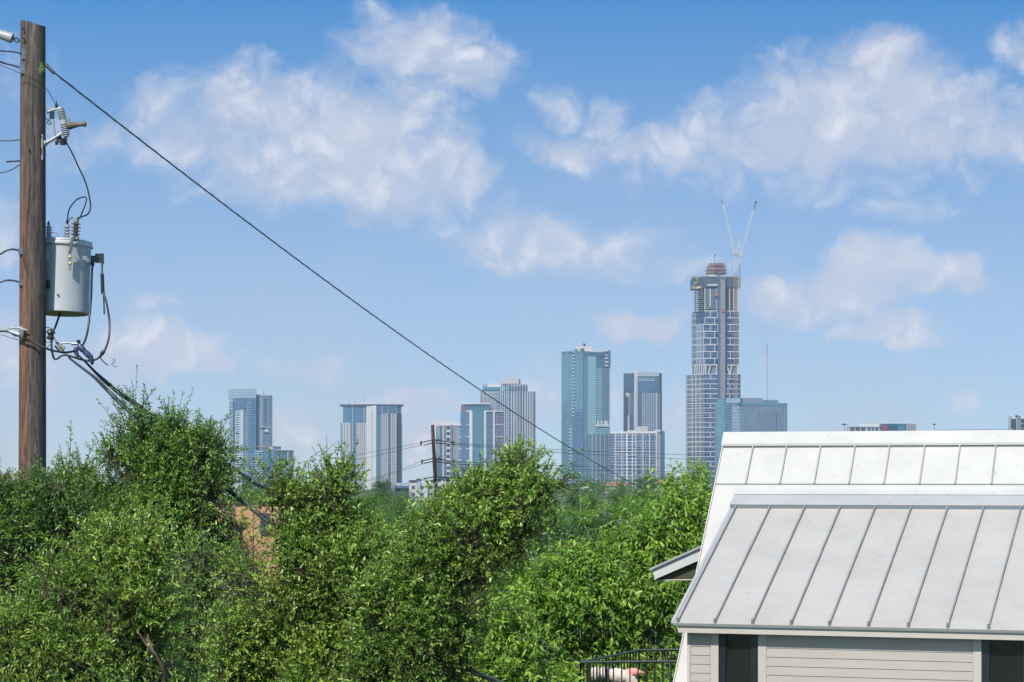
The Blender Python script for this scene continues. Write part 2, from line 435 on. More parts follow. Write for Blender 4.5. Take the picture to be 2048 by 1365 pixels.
    for (a, c_, g0, g1) in ((1437, 1516, 1451, 1501), (1963, 2060, 1979, 2046)):
        ua, uc = u_at(a, nw), u_at(c_, nw); ga, gc = u_at(g0, nw), u_at(g1, nw)
        f = MB(); hbox(f, ua+.002, ga, nw+.002, nw+.05, zb+.2, zt-.002); hbox(f, gc, uc-.002, nw+.002, nw+.05, zb+.2, zt-.002)
        hbox(f, ga+.0005, gc-.0005, nw+.004, nw+.05, zt-.02, zt-.003)
        wf = f.build('window', M_black, wall)
        q = MB(); hbox(q, ga+.001, gc-.001, nw+.022, nw+.028, zb+.2, zt-.021); q.build('glass_pane', gl, wf)
        q = MB(); hbox(q, ga+.06, ga+.30 if g1-g0 > 60 else ga+.08, nw+.035, nw+.045, zb+.2, zt-.03)
        q = MB(); w_ = gc-ga
        hbox(q, ga+w_*.76, ga+w_*.93, nw+.0285, nw+.0295, zt-.30, zt-.03)
        q.build('curtain_edge', mat('curtain_grey_green', (.16, .19, .17), .9), wf)
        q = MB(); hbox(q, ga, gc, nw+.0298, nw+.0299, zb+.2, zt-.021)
        q.build('room_darkness', mat('room_and_reflections', (.060, .078, .070), .5, var=.8, vscale=3.2), wf)  # dim room sheet, mottled so its colour stands for reflections in the glass
build_house()

# ------------------------------------------------------------------ little awning roof on the far side of the house
def build_awning():
    D0, D1 = 27.35, 29.2
    root = empty('porch_awning', at(1350, 1150, 28) , 'small sloping awning with pale fascia board jutting out left of the white roof', 'awning')
    A, B = at(1300, 1139, D0), at(1412, 1089, D0)
    back = Vector((.33, 1.75, 0)).normalized()*1.4
    def strip(mb, p, q, dn0, dn1, b0, b1, dx0=0, dx1=0):
        dn0 = Vector((.0, 0, -dn0)); dn1 = Vector((0, 0, -dn1))
        mb.hexa([p+dn1+back*b0, q+dn1+back*b0, q+dn1+back*b1, p+dn1+back*b1, p+dn0+back*b0, q+dn0+back*b0, q+dn0+back*b1, p+dn0+back*b1])
    m = MB(); strip(m, A, B, -.012, .014, -.02, 1.02); m.build('roof_sheet', M_cap, root)
    d_ = (B-A).normalized(); A2 = A + d_*.02
    m = MB(); p1 = A2 + Vector((0,0,-.016)); p2 = B + Vector((0,0,-.016))
    # rake board cut square to the slope
    nrm = Vector((d_.z, 0, -d_.x)).normalized()
    vs = [p1, p2, p2 + nrm*.125, p1 + nrm*.115]
    m.add([v + back*0 for v in vs] + [v + Vector((0, .03, 0)) for v in vs], [(0,3,2,1),(4,5,6,7),(0,1,5,4),(1,2,6,5),(2,3,7,6),(3,0,4,7)])
    m.build('rake_board', mat('pale_grey_fascia', (.46, .46, .44), .6, var=.05), root)
    m = MB(); v3 = [at(1316, 1161, D0+.06), at(1412, 1159, D0+.06), at(1412, 1100, D0+.06), at(1318, 1146, D0+.06)]
    m.add(v3 + [v + Vector((0, .03, 0)) for v in v3], [(0,1,2,3),(7,6,5,4),(0,4,5,1),(1,5,6,2),(2,6,7,3),(3,7,4,0)]); m.build('soffit_shade_panel', mat('olive_soffit', (.05, .048, .025), .85), root)  # dark panel added for the shade under the awning, behind the rake board
    m = MB(); m.tube([at(1313, 1161.5, D0+.05), at(1400, 1160, D0+.05)], .010, 6); m.build('tie_bar', M_trim, root)
    m = MB(); strip(m, A + d_*.07, B, .10, .115, .03, 1.0); m.build('soffit', mat('olive_soffit', (.09, .085, .05), .8), root)
    m = MB(); f0 = A + d_*.055; m.hexa([f0+Vector((0,.031,-.145)), f0+Vector((.025,.031,-.145)), f0+Vector((.025,0,-.145))+back, f0+Vector((0,0,-.145))+back,
                             f0+Vector((0,.031,-.02)), f0+Vector((.025,.031,-.02)), f0+Vector((.025,0,-.02))+back, f0+Vector((0,0,-.02))+back])
    m.build('fascia', mat('pale_grey_fascia', (.5,.5,.48)), root)
    m = MB(); m.tube([at(1368, 1130, 28.2), at(1402, 1190, 28.2)], .018, 6); m.build('brace', mat('dark_green_metal', (.02, .03, .025), .5), root)
build_awning()

# ------------------------------------------------------------------ deck with railing behind the house corner
M_rail = mat('black_railing_paint', (.010, .012, .013), .38)
M_railtop = mat('worn_top_rail', (.045, .06, .055), .5, .1)
def build_deck():
    z = -(1325-HY)/F*30.0
    def dp(px, D, dz=0): return Vector(((px-CX)/F*D, D, EYE+z+dz))
    c1, c2, c3, c4 = dp(1161, 30.0), dp(1278, 32.09), dp(1470, 32.3), dp(1440, 30.2)
    root = empty('deck_railing', (2, 31, EYE+z-1.0), 'black metal deck railing with thin balusters beside the white roof, over green trees', 'railing')
    for a, b, nbal in ((c1, c4, 17), (c1, c2, 19), (c2, c3, 12)):
        m = MB(); m.tube([a, b], .016, 4); m.build('top_rail', M_railtop, root)
        m = MB(); m.tube([a+Vector((0,0,-.92)), b+Vector((0,0,-.92))], .016, 4); m.build('bottom_rail', M_rail, root)
        for i in range(nbal+1):
            p = a.lerp(b, i/nbal)
            r = .013 if i % 8 else .02
            m = MB(); m.box(p+Vector((0,0,-.48)), (r*1.25, r*1.25, .93)); m.build('baluster', M_rail, root)
    fl = MB(); zf = EYE+z-1.0
    fl.prism([(c1.x-.05, 29.95), (3.2, 30.1), (3.4, 32.4), (c2.x-.05, 32.15)], zf-.15, zf)
    deck = empty('deck', (2, 31, 0), 'raised timber deck floor carrying the black railing beside the house', 'deck')
    fl.build('deck_floor', mat('deck_board_brown', (.16, .11, .07), .8, var=.2), deck)
    for px, D in ((1175, 30.1), (1290, 31.9), (1360, 30.2)):
        p = dp(px, D); m = MB(); m.box((p.x, p.y, (zf-.15)/2 - .2), (.12, .12, zf-.15+.4)); m.build('post', mat('deck_board_brown', (.16, .11, .07)), deck)
    # chair holding the rolled cushions
    ch = empty('deck_chair', (1.27, 31.0, zf), 'dark framed chair behind the railing carrying the rolled beige cushion', 'chair')
    D = 31.0
    def cp(px, py, dd=0): return at(px, py, D+dd)
    m = MB(); m.tube(spline([cp(1186,1366), cp(1200,1361), cp(1232,1363), cp(1262,1372)], 6), .014, 6); m.build('back_rail', M_black, ch)
    sx0, sx1 = cp(1190, 1366).x, cp(1262, 1366).x
    m = MB(); m.box(((sx0+sx1)/2, D+.3, zf+.42), (sx1-sx0, .5, .05)); m.build('seat', M_black, ch)
    for x in (sx0, sx1):
        for yy in (.02, .55):
            top = cp(1190, 1364).z if yy < .1 else zf+.42
            m = MB(); m.tube([(x, D+yy, zf), (x, D+yy, top)], .014, 6); m.build('leg', M_black, ch)
    # rolled beige cushion with folds
    def roll(name, pts, rads, matl, lab, cat, sq=1.0):
        m = MB(); P = spline(pts, 8); n = len(P); k = len(rads)
        rr = []
        for i in range(n):
            t = i/(n-1)*(k-1); j = min(int(t), k-2); q = t-j; q = q*q*(3-2*q)
            rr.append(rads[j]*(1-q)+rads[j+1]*q)
        m.tube(P, rr, 18)
        rnd = random.Random(4)
        ph = [rnd.uniform(0, 6) for _ in range(6)]
        c0 = Vector(P[0])
        a_ = .25 if 'pink' in lab else 1.6
        m.v = [tuple(Vector(v) + a_*Vector((0, 0, .006*math.sin(v[0]*31+v[2]*44+ph[0]) + .005*math.sin(v[0]*70-v[2]*63+ph[1])))) for v in m.v]
        o = m.build(name, matl, smooth='all'); return tag(o, lab, cat)
    Mb = mat('beige_canvas', (.50, .44, .37), .85, var=.10, vscale=9, bump=.4, bscale=14)
    roll('rolled_cushion', [cp(1180,1346,-.02), cp(1188,1346,-.02), cp(1202,1348,-.02), cp(1222,1350,-.02), cp(1245,1355,-.02), cp(1262,1364,-.02), cp(1272,1378,-.02)],
         [.02, .075, .098, .078, .090, .100, .095, .085, .075, .05], Mb, 'puffy rolled beige cushion behind the black railing', 'cushion')
    roll('pointed_cushion', [cp(1246,1352,.0), cp(1258,1347,.0), cp(1270,1345,.0), cp(1281,1345.5,.0), cp(1289,1346,.0)],
         [.045, .062, .064, .055, .038, .018, .004], mat('salmon_fabric', (.62, .27, .22), .8, var=.08, vscale=12), 'small pink cushion narrowing to a point beside the beige roll', 'cushion')
build_deck()

# ------------------------------------------------------------------ utility pole
PD = 26.0
def q(px, py, dd=0.0): return at(px, py, PD + dd)
def wood():
    m = bpy.data.materials.new('weathered_pole_wood'); m.use_nodes = True
    t = NT(m.node_tree); b = t.n['Principled BSDF']; v = t.new('ShaderNodeTexCoord').outputs['Object']
    v = t.vec('ADD', v, t.vec('MULTIPLY', t.vec('SUBTRACT', t.noise(v, 1.3, 3, .5, col=True), (.5,.5,.5)), (.07,.07,.0)))
    gr = t.noise(t.vec('MULTIPLY', v, (1, 1, .06)), 34, 8, .75)
    gr2 = t.noise(t.vec('MULTIPLY', v, (1, 1, .02)), 60, 5, .6)
    c = t.ramp(gr, [(.25, (.022, .016, .012)), (.42, (.050, .037, .029)), (.56, (.092, .073, .059)), (.72, (.195, .168, .142))])
    s = t.new('ShaderNodeSeparateXYZ'); t.l.new(v, s.inputs[0])
    red = t.rng(t.math('ADD', s.outputs[0], t.math('MULTIPLY_ADD', t.noise(v, 2.0, 4, .6), .14, -.07)), -5.38, -5.26, 1.0, 0.0)
    hfade = t.rng(s.outputs[2], 8.8, 10.8, 1, .12)
    c = t.mix(t.math('MULTIPLY', t.math('MULTIPLY', red, hfade), .62), c, t.ramp(gr, [(.3, (.06, .020, .010)), (.7, (.26, .105, .045))]))
    crack = t.rng(gr2, .36, .43, 1, 0)
    c = t.mix(t.math('MULTIPLY', crack, .75), c, (.02, .014, .01, 1))
    # knots
    vo = t.new('ShaderNodeTexVoronoi'); t.put(vo.inputs['Vector'], t.vec('MULTIPLY', v, (1, 1, .55))); vo.inputs['Scale'].default_value = 2.3
    kn = t.rng(vo.outputs['Distance'], .07, .16, 1, 0)
    c = t.mix(t.math('MULTIPLY', kn, .7), c, (.05, .03, .02, 1))
    green = t.math('MULTIPLY', t.rng(t.noise(v, 6, 4, .6), .58, .7), t.rng(s.outputs[0], -5.24, -5.18))
    c = t.mix(t.math('MULTIPLY', green, .5), c, (.09, .12, .03, 1))
    t.put(b.inputs['Base Color'], c); b.inputs['Roughness'].default_value = .85
    bn = t.new('ShaderNodeBump'); bn.inputs['Strength'].default_value = .9; bn.inputs['Distance'].default_value = .012
    t.put(bn.inputs['Height'], t.math('SUBTRACT', gr, t.math('MULTIPLY', crack, .6))); t.l.new(bn.outputs[0], b.inputs['Normal'])
    return m
M_wood = wood()
M_galv = mat('galvanised_steel', (.19, .205, .21), .45, .6, var=.2, vscale=20)
M_lgrey = mat('light_grey_fitting', (.27, .28, .28), .45, .1, var=.08, vscale=15)
M_blk = mat('black_cable_sheath', (.012, .013, .016), .42)
M_str = mat('steel_strand', (.10, .12, .125), .5, .5)
M_dkm = mat('dark_clamp_metal', (.05, .055, .05), .5, .6, var=.3, vscale=30)
M_porc = mat('grey_porcelain', (.30, .31, .32), .22)
M_brpc = mat('brown_porcelain', (.09, .055, .03), .2)
PX, PY = q(65, 0).x, PD
def build_pole():
    top = EYE + (HY-45)/F*PD
    m = MB(); n = 40; levels = [-1.0, 2, 4, 6, 8, 9.5, 10.6, 11.2, top]
    rnd = random.Random(2)
    ph = [rnd.uniform(0, 6.28) for _ in range(5)]
    prof = []
    for z in levels:
        f = max(0, min(1, (top - z)/6.0)); r = .1345 + .0175*f + max(0, (4-z))*.004
        xc = PX + (.012 if z > 10 else 0)*0 + .006*(z-8)/3
        for j in range(n):
            a = 2*math.pi*j/n
            rr = r*(1 + .012*math.sin(3*a+ph[0]+z*.3) + .009*math.sin(7*a+ph[1]+z*.2) + .006*math.sin(13*a+ph[2]))
            zz = z
            if z == top: zz = top - .045*(.5+.5*math.cos(a)) + .012*math.sin(2*a)
            prof.append((xc + rr*math.cos(a), PY + rr*math.sin(a), zz))
    m.v = prof; m.uv = [(p[0], p[2]) for p in prof]; k = len(levels)
    m.f = [(i*n+j, i*n+(j+1)%n, (i+1)*n+(j+1)%n, (i+1)*n+j) for i in range(k-1) for j in range(n)] + [tuple((k-1)*n+j for j in range(n))]
    o = m.build('utility_pole', M_wood, smooth=True)
    tag(o, 'tall weathered round timber utility pole at the left, cracked and reddish', 'utility pole')
    # bolts, brackets and little fittings of the pole
    for (px, py) in ((45, 57), (47, 77), (58, 300)):
        b = MB(); b.lathe(q(px, py, -.148), [(.010, -.02), (.010, .012), (.006, .016)], 8, (0, -1, 0)); b.build('bolt', M_dkm, o, smooth=True)
    for (px, py, wdt, hgt) in ((49, 109, 10, 20), (46, 137, 11, 22), (42, 503, 9, 13), (43, 566, 10, 12)):
        b = MB(); b.box(q(px, py, -.10), (wdt/181, .05, hgt/181), 0.4); b.build('cable_bracket', M_galv, o, bevel=.003)
    # ferns growing in a crack of the pole
    f = MB(); rnd = random.Random(5)
    for i in range(46):
        c = q(80+rnd.uniform(-2, 2), 132+rnd.uniform(-4, 8), -.14); a = rnd.uniform(0, 6.28); L = rnd.uniform(.03, .07)
        d = Vector((math.cos(a)*L, -rnd.uniform(0, .03), math.sin(a)*L-.01)); s_ = Vector((-math.sin(a), 0, math.cos(a)))*.0035
        f.add([c-s_, c+s_, c+d*.6+s_+Vector((0,0,.004)), c+d, c+d*.6-s_], [(0,1,2,3,4)])
    tag(f.build('air_plant', mat('air_plant_green', (.07, .11, .03), .7)), 'tiny green air plant tuft growing high on the timber pole', 'air plant')
build_pole()

def wire(pts, r, name, label, cat, m=None, group=None, n=8, seg=8):
    mb = MB(); mb.tube(spline(pts, seg), r, n)
    o = mb.build(name, m or M_blk, smooth='all'); return tag(o, label, cat, group)
def ribs(r0, r1, h, n, cap=.012):
    pr = [(r0, 0)]
    for i in range(n):
        a = h*i/n; b = h*(i+1)/n; e = (b-a)
        pr += [(r0, a+e*.12), (r1, a+e*.22), (r1, a+e*.42), (r0*1.05, a+e*.62), (r0, b)]
    pr += [(r0*.7, h), (r0*.6, h+cap)]
    return pr

def build_transformer():
    tx, ty = q(124, 0, .40).x, PD + .40
    z0, z1 = EYE + (HY-628)/F*ty, EYE + (HY-492)/F*ty
    root = empty('transformer', (tx, ty, z0), 'grey cylindrical pole-mounted transformer tank with ribbed bushings on its lid', 'transformer')
    tilt = Vector((.02, .05, 1)).normalized()
    base = Vector((tx, ty, z0))
    H = z1 - z0
    M_tank = mat('light_grey_tank_enamel', (.345, .355, .35), .5, .05, var=.05, vscale=5, bump=.03)
    r = .298
    m = MB(); m.lathe(base, [(r*.93, .012), (r*.93, .016), (r*.97, .016), (r*.97, .0), (r, 0), (r+.002, .006), (r*1.0, .02), (r*1.005, H*.5), (r*1.01, H)], 64, tilt)
    m.f = m.f[:-2] + [tuple(range(63, -1, -1)), m.f[-1]]
    m.build('tank', M_tank, root, smooth=True)
    m = MB(); m.lathe(base + tilt*.004, [(r*.92, .0), (r*.92, .006)], 48, tilt); m.build('tank_bottom', mat('olive_tank_bottom', (.16, .155, .09), .7), root)
    m = MB(); m.lathe(base + tilt*(H+.0005), [(r*1.03, -.016), (r*1.075, -.014), (r*1.085, .0), (r*1.075, .014), (r*1.05, .018), (r*1.045, .03), (r*1.06, .034), (r*1.05, .046), (r*.9, .062), (r*.5, .082), (.01, .09)], 64, tilt)
    lid = m.build('lid', mat('light_grey_lid', (.42, .43, .425), .35, .05), root, smooth=True)
    top = base + tilt*(H+.05)
    def bush(px, py0, py1, dd, r0, r1, n, mm, name):
        p0, p1 = q(px, py1, dd), q(px, py0, dd); p0 = Vector(p0); L = (p1-p0).length
        b = MB(); b.lathe(p0, ribs(r0, r1, L, n), 20, (0.02, 0, 1)); o = b.build(name, mm, root, smooth=True)
        c = MB(); c.lathe(p1 + Vector((0,0,.008)), [(.010, 0), (.016, .006), (.016, .022), (.009, .028), (.009, .044)], 10); c.build('terminal', M_dkm, o, smooth=True)
        return o
    bush(97, 452, 480, .25, .024, .045, 5, M_porc, 'bushing')
    bush(134, 450, 481, .30, .022, .040, 5, M_porc, 'bushing')
    # brown arrester on its strap
    p = q(151, 472, .08)
    b = MB(); b.lathe(p, ribs(.026, .052, .155, 4), 22, (.05, 0, 1)); ar = b.build('arrester', M_brpc, root, smooth=True)
    b = MB(); b.lathe(q(152, 445, .08), [(.030, 0), (.032, .004), (.032, .058), (.024, .064)], 18, (.05, 0, 1)); b.build('arrester_cap', M_lgrey, ar, smooth=True)
    b = MB(); b.lathe(q(149, 477, .08), [(.03, -.03), (.05, -.02), (.055, .015), (.03, .03)], 16, (.3, -.3, 1)); b.build('arrester_cup', M_lgrey, ar, smooth=True)
    b = MB(); b.tube([q(148, 472, .03), q(144, 482, .015), q(142, 500, .02)], [.018, .014, .012], 6)
    P = [q(141, 484, .06), q(142, 497, .075), q(139.5, 507, .088), q(139.5, 541, .09)]
    for a, c in zip(P, P[1:]):
        b.hexa([c+Vector((-.017,0,0)), c+Vector((.017,0,0)), c+Vector((.017,.008,0)), c+Vector((-.017,.008,0)), a+Vector((-.017,0,0)), a+Vector((.017,0,0)), a+Vector((.017,.008,0)), a+Vector((-.017,.008,0))])
    st = b.build('arrester_strap', M_galv, ar)
    for py in (514, 527):
        c = MB(); c.lathe(q(140, py, .09), [(.013, 0), (.013, .012), (.006, .014)], 6, (0,-1,0)); c.build('brass_bolt', mat('brass', (.55, .50, .15), .4, .6), ar)
    # side fittings
    b = MB(); b.lathe(q(116, 590, .103), [(.011, 0), (.011, .012)], 10, (0,-1,0)); b.build('plug', M_dkm, root)
    b = MB(); b.box(q(170, 517, .15), (.05, .012, .05), .5); b.box(q(176, 521, .17), (.035, .012, .05), .7); b.build('grounding_lug', M_lgrey, root, bevel=.004)
    b = MB(); b.box(q(92, 569, .12), (.09, .06, .085), .0); b.build('hanger_block', M_black, root, bevel=.004)
    b = MB(); b.box(q(92, 513, .16), (.09, .03, .13)); b.box(q(96, 545, .18), (.02, .02, .42)); b.box(q(94, 600, .2), (.02, .02, .3)); b.build('hanger_bracket', M_tank, root, bevel=.004)
    # low-voltage spade terminals
    b = MB(); b.box(q(186, 518, .38), (.045, .03, .07)); b.box(q(197, 517, .36), (.075, .012, .105), .25); b.box(q(206, 518, .36), (.018, .04, .12)); b.build('spade_terminal', M_dkm, root, bevel=.003)
    b = MB(); b.lathe(q(185, 526, .38), [(.012, -.04), (.022, -.03), (.022, .01), (.014, .02)], 10); b.build('terminal_nut', M_dkm, root)
    # tag wires on the near bushing
    b = MB(); b.tube(spline([q(101, 465, .22), q(110, 466, .2), q(117, 470, .2), (q(118, 473, .2))], 5), .0025, 5); b.build('lead', M_blk, root)
build_transformer()

def build_cutout():
    root = empty('fuse_cutout', q(85, 300), 'grey ribbed porcelain fuse cutout on a bracket right of the pole top', 'fuse cutout')
    b = MB(); b.box(q(82, 296, -.06), (.075, .02, .28), -.9); br = b.build('mounting_plate', M_lgrey, root, bevel=.006)
    b = MB(); b.box(q(84, 303, -.085), (.014, .02, .075), -.9); b.box(q(83, 274, -.085), (.02, .03, .02), -.9); b.build('slot', M_black, br)
    b = MB(); b.tube([q(88, 288, -.03), q(102, 281, -.02), q(124, 267, .0)], [.022, .021, .018], 12); b.lathe(q(89, 287, -.04), [(.035, -.02), (.035, .02)], 14, (1, 0, .5)); b.build('arm', M_lgrey, root, smooth=True)
    p0, p1 = q(133, 274), q(121, 217); ax = (p1-p0); L = ax.length
    pr = [(.028, 0), (.034, .004), (.034, .02)]
    def shed(a, b_, n):
        o = []
        for i in range(n):
            s0 = a + (b_-a)*i/n; e = (b_-a)/n
            o += [(.030, s0), (.045, s0+e*.2), (.045, s0+e*.45), (.030, s0+e*.75)]
        return o
    pr += shed(.022, L*.40, 5) + [(.034, L*.41), (.043, L*.43), (.043, L*.58), (.034, L*.60)] + shed(L*.61, L*.93, 5) + [(.036, L*.94), (.036, L), (.02, L+.006)]
    b = MB(); b.lathe(p0, pr, 24, ax); b.build('insulator', M_porc, root, smooth=True)
    b = MB(); b.tube([q(110, 272, -.02), q(105, 240, -.02)], .0135, 12); b.build('fuse_tube', M_lgrey, root, smooth=True)
    b = MB(); b.box(q(103, 218, -.0), (.15, .02, .018)); b.tube([q(96, 224), q(110, 219), q(121, 216)], .012, 8); b.build('top_contact', M_lgrey, root)
    b = MB(); b.box(q(104, 230, -.02), (.05, .03, .09), .3); b.box(q(97, 225, -.01), (.04, .02, .02)); b.lathe(q(113, 213), [(.012, -.02), (.02, 0), (.02, .02), (.008, .03), (.006, .06)], 8); b.build('hook_clamp', M_dkm, root)
    b = MB()
    rnd = random.Random(3)
    for i in range(9):
        b.box(q(113 + rnd.uniform(0, 21), 276 + rnd.uniform(0, 12), rnd.uniform(-.03, .03)), (rnd.uniform(.02, .05), .03, rnd.uniform(.02, .045)), rnd.uniform(0, 1))
    b.tube([q(113, 270), q(116, 290)], .008, 6)
    b.build('hinge_clamp', M_dkm, root)
    g = MB(); g.lathe(q(137, 252), [(.05, -.01), (.042, .03), (.028, .09), (.022, .13), (.030, .18), (.018, .20)], 12, (1, 0, .12))
    g.v = [(v[0], v[1], v[2]) for v in g.v]
    g.build('guard_horn', mat('brown_grey_plastic', (.11, .085, .065), .6, var=.2, vscale=20), root, smooth=True)
    g = MB(); g.box(q(168, 248), (.05, .015, .012)); g.box(q(170, 253), (.05, .015, .012)); g.box(q(138, 240), (.02, .03, .05)); g.build('horn_tip', M_galv, root)
build_cutout()

# insulators, spans and leads. each one hangs between other things
def strain_insulator():
    o = empty('strain_insulator', q(10, 72), 'pale ribbed strain insulator shackled to the pole near its top', 'insulator')
    ax = q(30, 79) - q(-8, 66)
    b = MB(); b.lathe(q(-8, 66), [(.02, 0), (.04, .01), (.052, .03), (.048, .06), (.055, .09), (.052, .13), (.058, .155), (.055, .19), (.03, .2), (.018, .21)], 18, ax); b.build('housing', M_lgrey, o, smooth=True)
    b = MB(); b.tube(spline([q(27, 79), q(33, 76), q(38, 80), q(35, 85), q(30, 82), q(28, 78)], 4), .008, 6); b.tube([q(36, 81), q(50, 86, -.13)], .007, 6); b.build('shackle', M_dkm, o)
strain_insulator()
wire([q(-60, 58, -.6), q(-20, 63), q(-6, 67)], .006, 'overhead_wire', 'thin wire running out of the frame from the strain insulator', 'wire', M_str)
wire([q(-70, 94, -.3), q(0, 102), q(26, 104), q(48, 109, -.11)], .008, 'overhead_wire', 'upper of the two dark wires bracketed to the pole below the strain insulator', 'wire')
wire([q(-70, 98, -.3), q(0, 124), q(25, 131), q(45, 137, -.11)], .010, 'overhead_wire', 'lower and thicker of the two dark wires bracketed near the pole top', 'wire')
wire([q(-70, 112, -.3), q(0, 131, -.2), q(40, 147, -.2), q(66, 158, -.19), q(94, 180, -.08), q(104, 196), q(113, 212)], .0035, 'fuse_lead', 'thin wire crossing the pole front and curving down to the fuse cutout', 'wire')
wire([q(-70, 282), q(0, 282), q(26, 281.5), q(50, 278, -.0)], .007, 'overhead_wire', 'nearly level dark wire meeting the left side of the pole above the peg', 'wire')
wire([q(13, 324), q(46, 322)], .009, 'step_peg', 'short dark steel peg sticking out of the left side of the pole', 'peg', seg=1)
wire([q(-60, 352), q(0, 346), q(18, 342), q(30, 336), q(48, 325, .05)], .006, 'overhead_wire', 'thin wire sagging in to the pole below the steel peg', 'wire')
wire([q(-60, 540), q(0, 509), q(12, 502), q(26, 499), q(42, 503, -.11)], .010, 'cable_loop', 'upper of the two arched black cables bracketed to the pole beside the transformer', 'cable')
wire([q(-60, 582), q(0, 565), q(14, 561), q(28, 562), q(42, 566, -.11)], .010, 'cable_loop', 'lower of the two arched black cables bracketed to the pole beside the transformer', 'cable')
wire([q(133, 286), q(145, 308), q(155, 330), q(172, 368), q(181, 409), q(176, 428), q(161, 435, .06), q(153, 443, .07)], .0085, 'drop_lead', 'black lead hanging from the fuse cutout down to the brown arrester', 'wire')
wire([q(134, 449, .3), q(138, 421, .2), q(151, 402, .1), q(166, 394.5), q(173, 398), q(169, 414), q(161, 433, .06)], .0075, 'jumper_lead', 'looped black jumper between the grey bushing and the arrester', 'wire')
wire([q(134, 452, .3), q(140, 438, .2), q(147, 436, .1), q(152, 441, .08)], .006, 'jumper_lead', 'very short black jumper beside the arrester cap', 'wire')
wire([q(90, 236, 0), q(97, 241), q(102, 247), q(99, 250), q(95, 246), q(97, 241), q(101, 236)], .0045, 'ground_lead', 'little curled wire between the pole and the fuse cutout clamp', 'wire', n=6)
wire([q(186, 527, .38), q(184, 545, .3), q(182, 600, .3), q(177, 650, .2), q(172, 676, .1), q(164, 692, .02), q(149, 702, -.05), q(131, 705.5, -.1), q(119, 704, -.17), q(102.6, 701, -.19), q(90, 696, -.21), q(61.5, 682.6, -.2), q(39, 673, -.2), q(17, 664), q(0, 662.6), q(-60, 660)], .0125, 'service_cable', 'black cable dropping along the transformer side and crossing the pole front', 'cable', seg=6)
wire([q(204, 528, .36), q(204, 552, .3), q(206, 580, .3), q(213, 606, .25), q(219, 645, .2), q(217, 680, .1), q(208, 703), q(196, 717), q(180, 722), q(160, 719), q(142, 713), q(126, 711), q(112, 719), q(106, 712), q(103, 690), q(106, 668, .05), q(113, 648, .2), q(120, 628, .4)], .012, 'service_cable', 'black cable from the spade terminal looping beneath the transformer', 'cable', seg=6)
wire([q(204.5, 548, .3), q(204.5, 553, .3), q(205.5, 581, .3), q(206, 588, .3)], .021, 'splice_sleeve', 'black splice sleeve on the cable right of the transformer', 'sleeve', seg=3)
wire([q(207, 584, .29), q(208, 610, .29), q(208.5, 629, .29)], .0085, 'cable_end', 'short cut cable end hanging from the splice sleeve', 'cable', seg=3)
wire([q(212, 697), q(206, 705), q(200, 713)], [.012]*3 + [.022]*4 + [.012]*2 , 'tap_connector', 'thick dark connector low on the looping cable', 'connector', seg=4)
wire([q(201, 715), q(205, 722), q(215, 731)], .006, 'cable_end', 'short cable end pointing down right below the connector', 'cable', seg=3)
wire([q(215, 731), q(222, 729), q(227, 724), q(226, 717), q(231, 723), q(225, 729), q(230, 735), q(234, 731)], .004, 'wire_curl', 'tangled silvery wire curl hanging in the air right of the cables', 'wire', M_galv, n=5, seg=4)

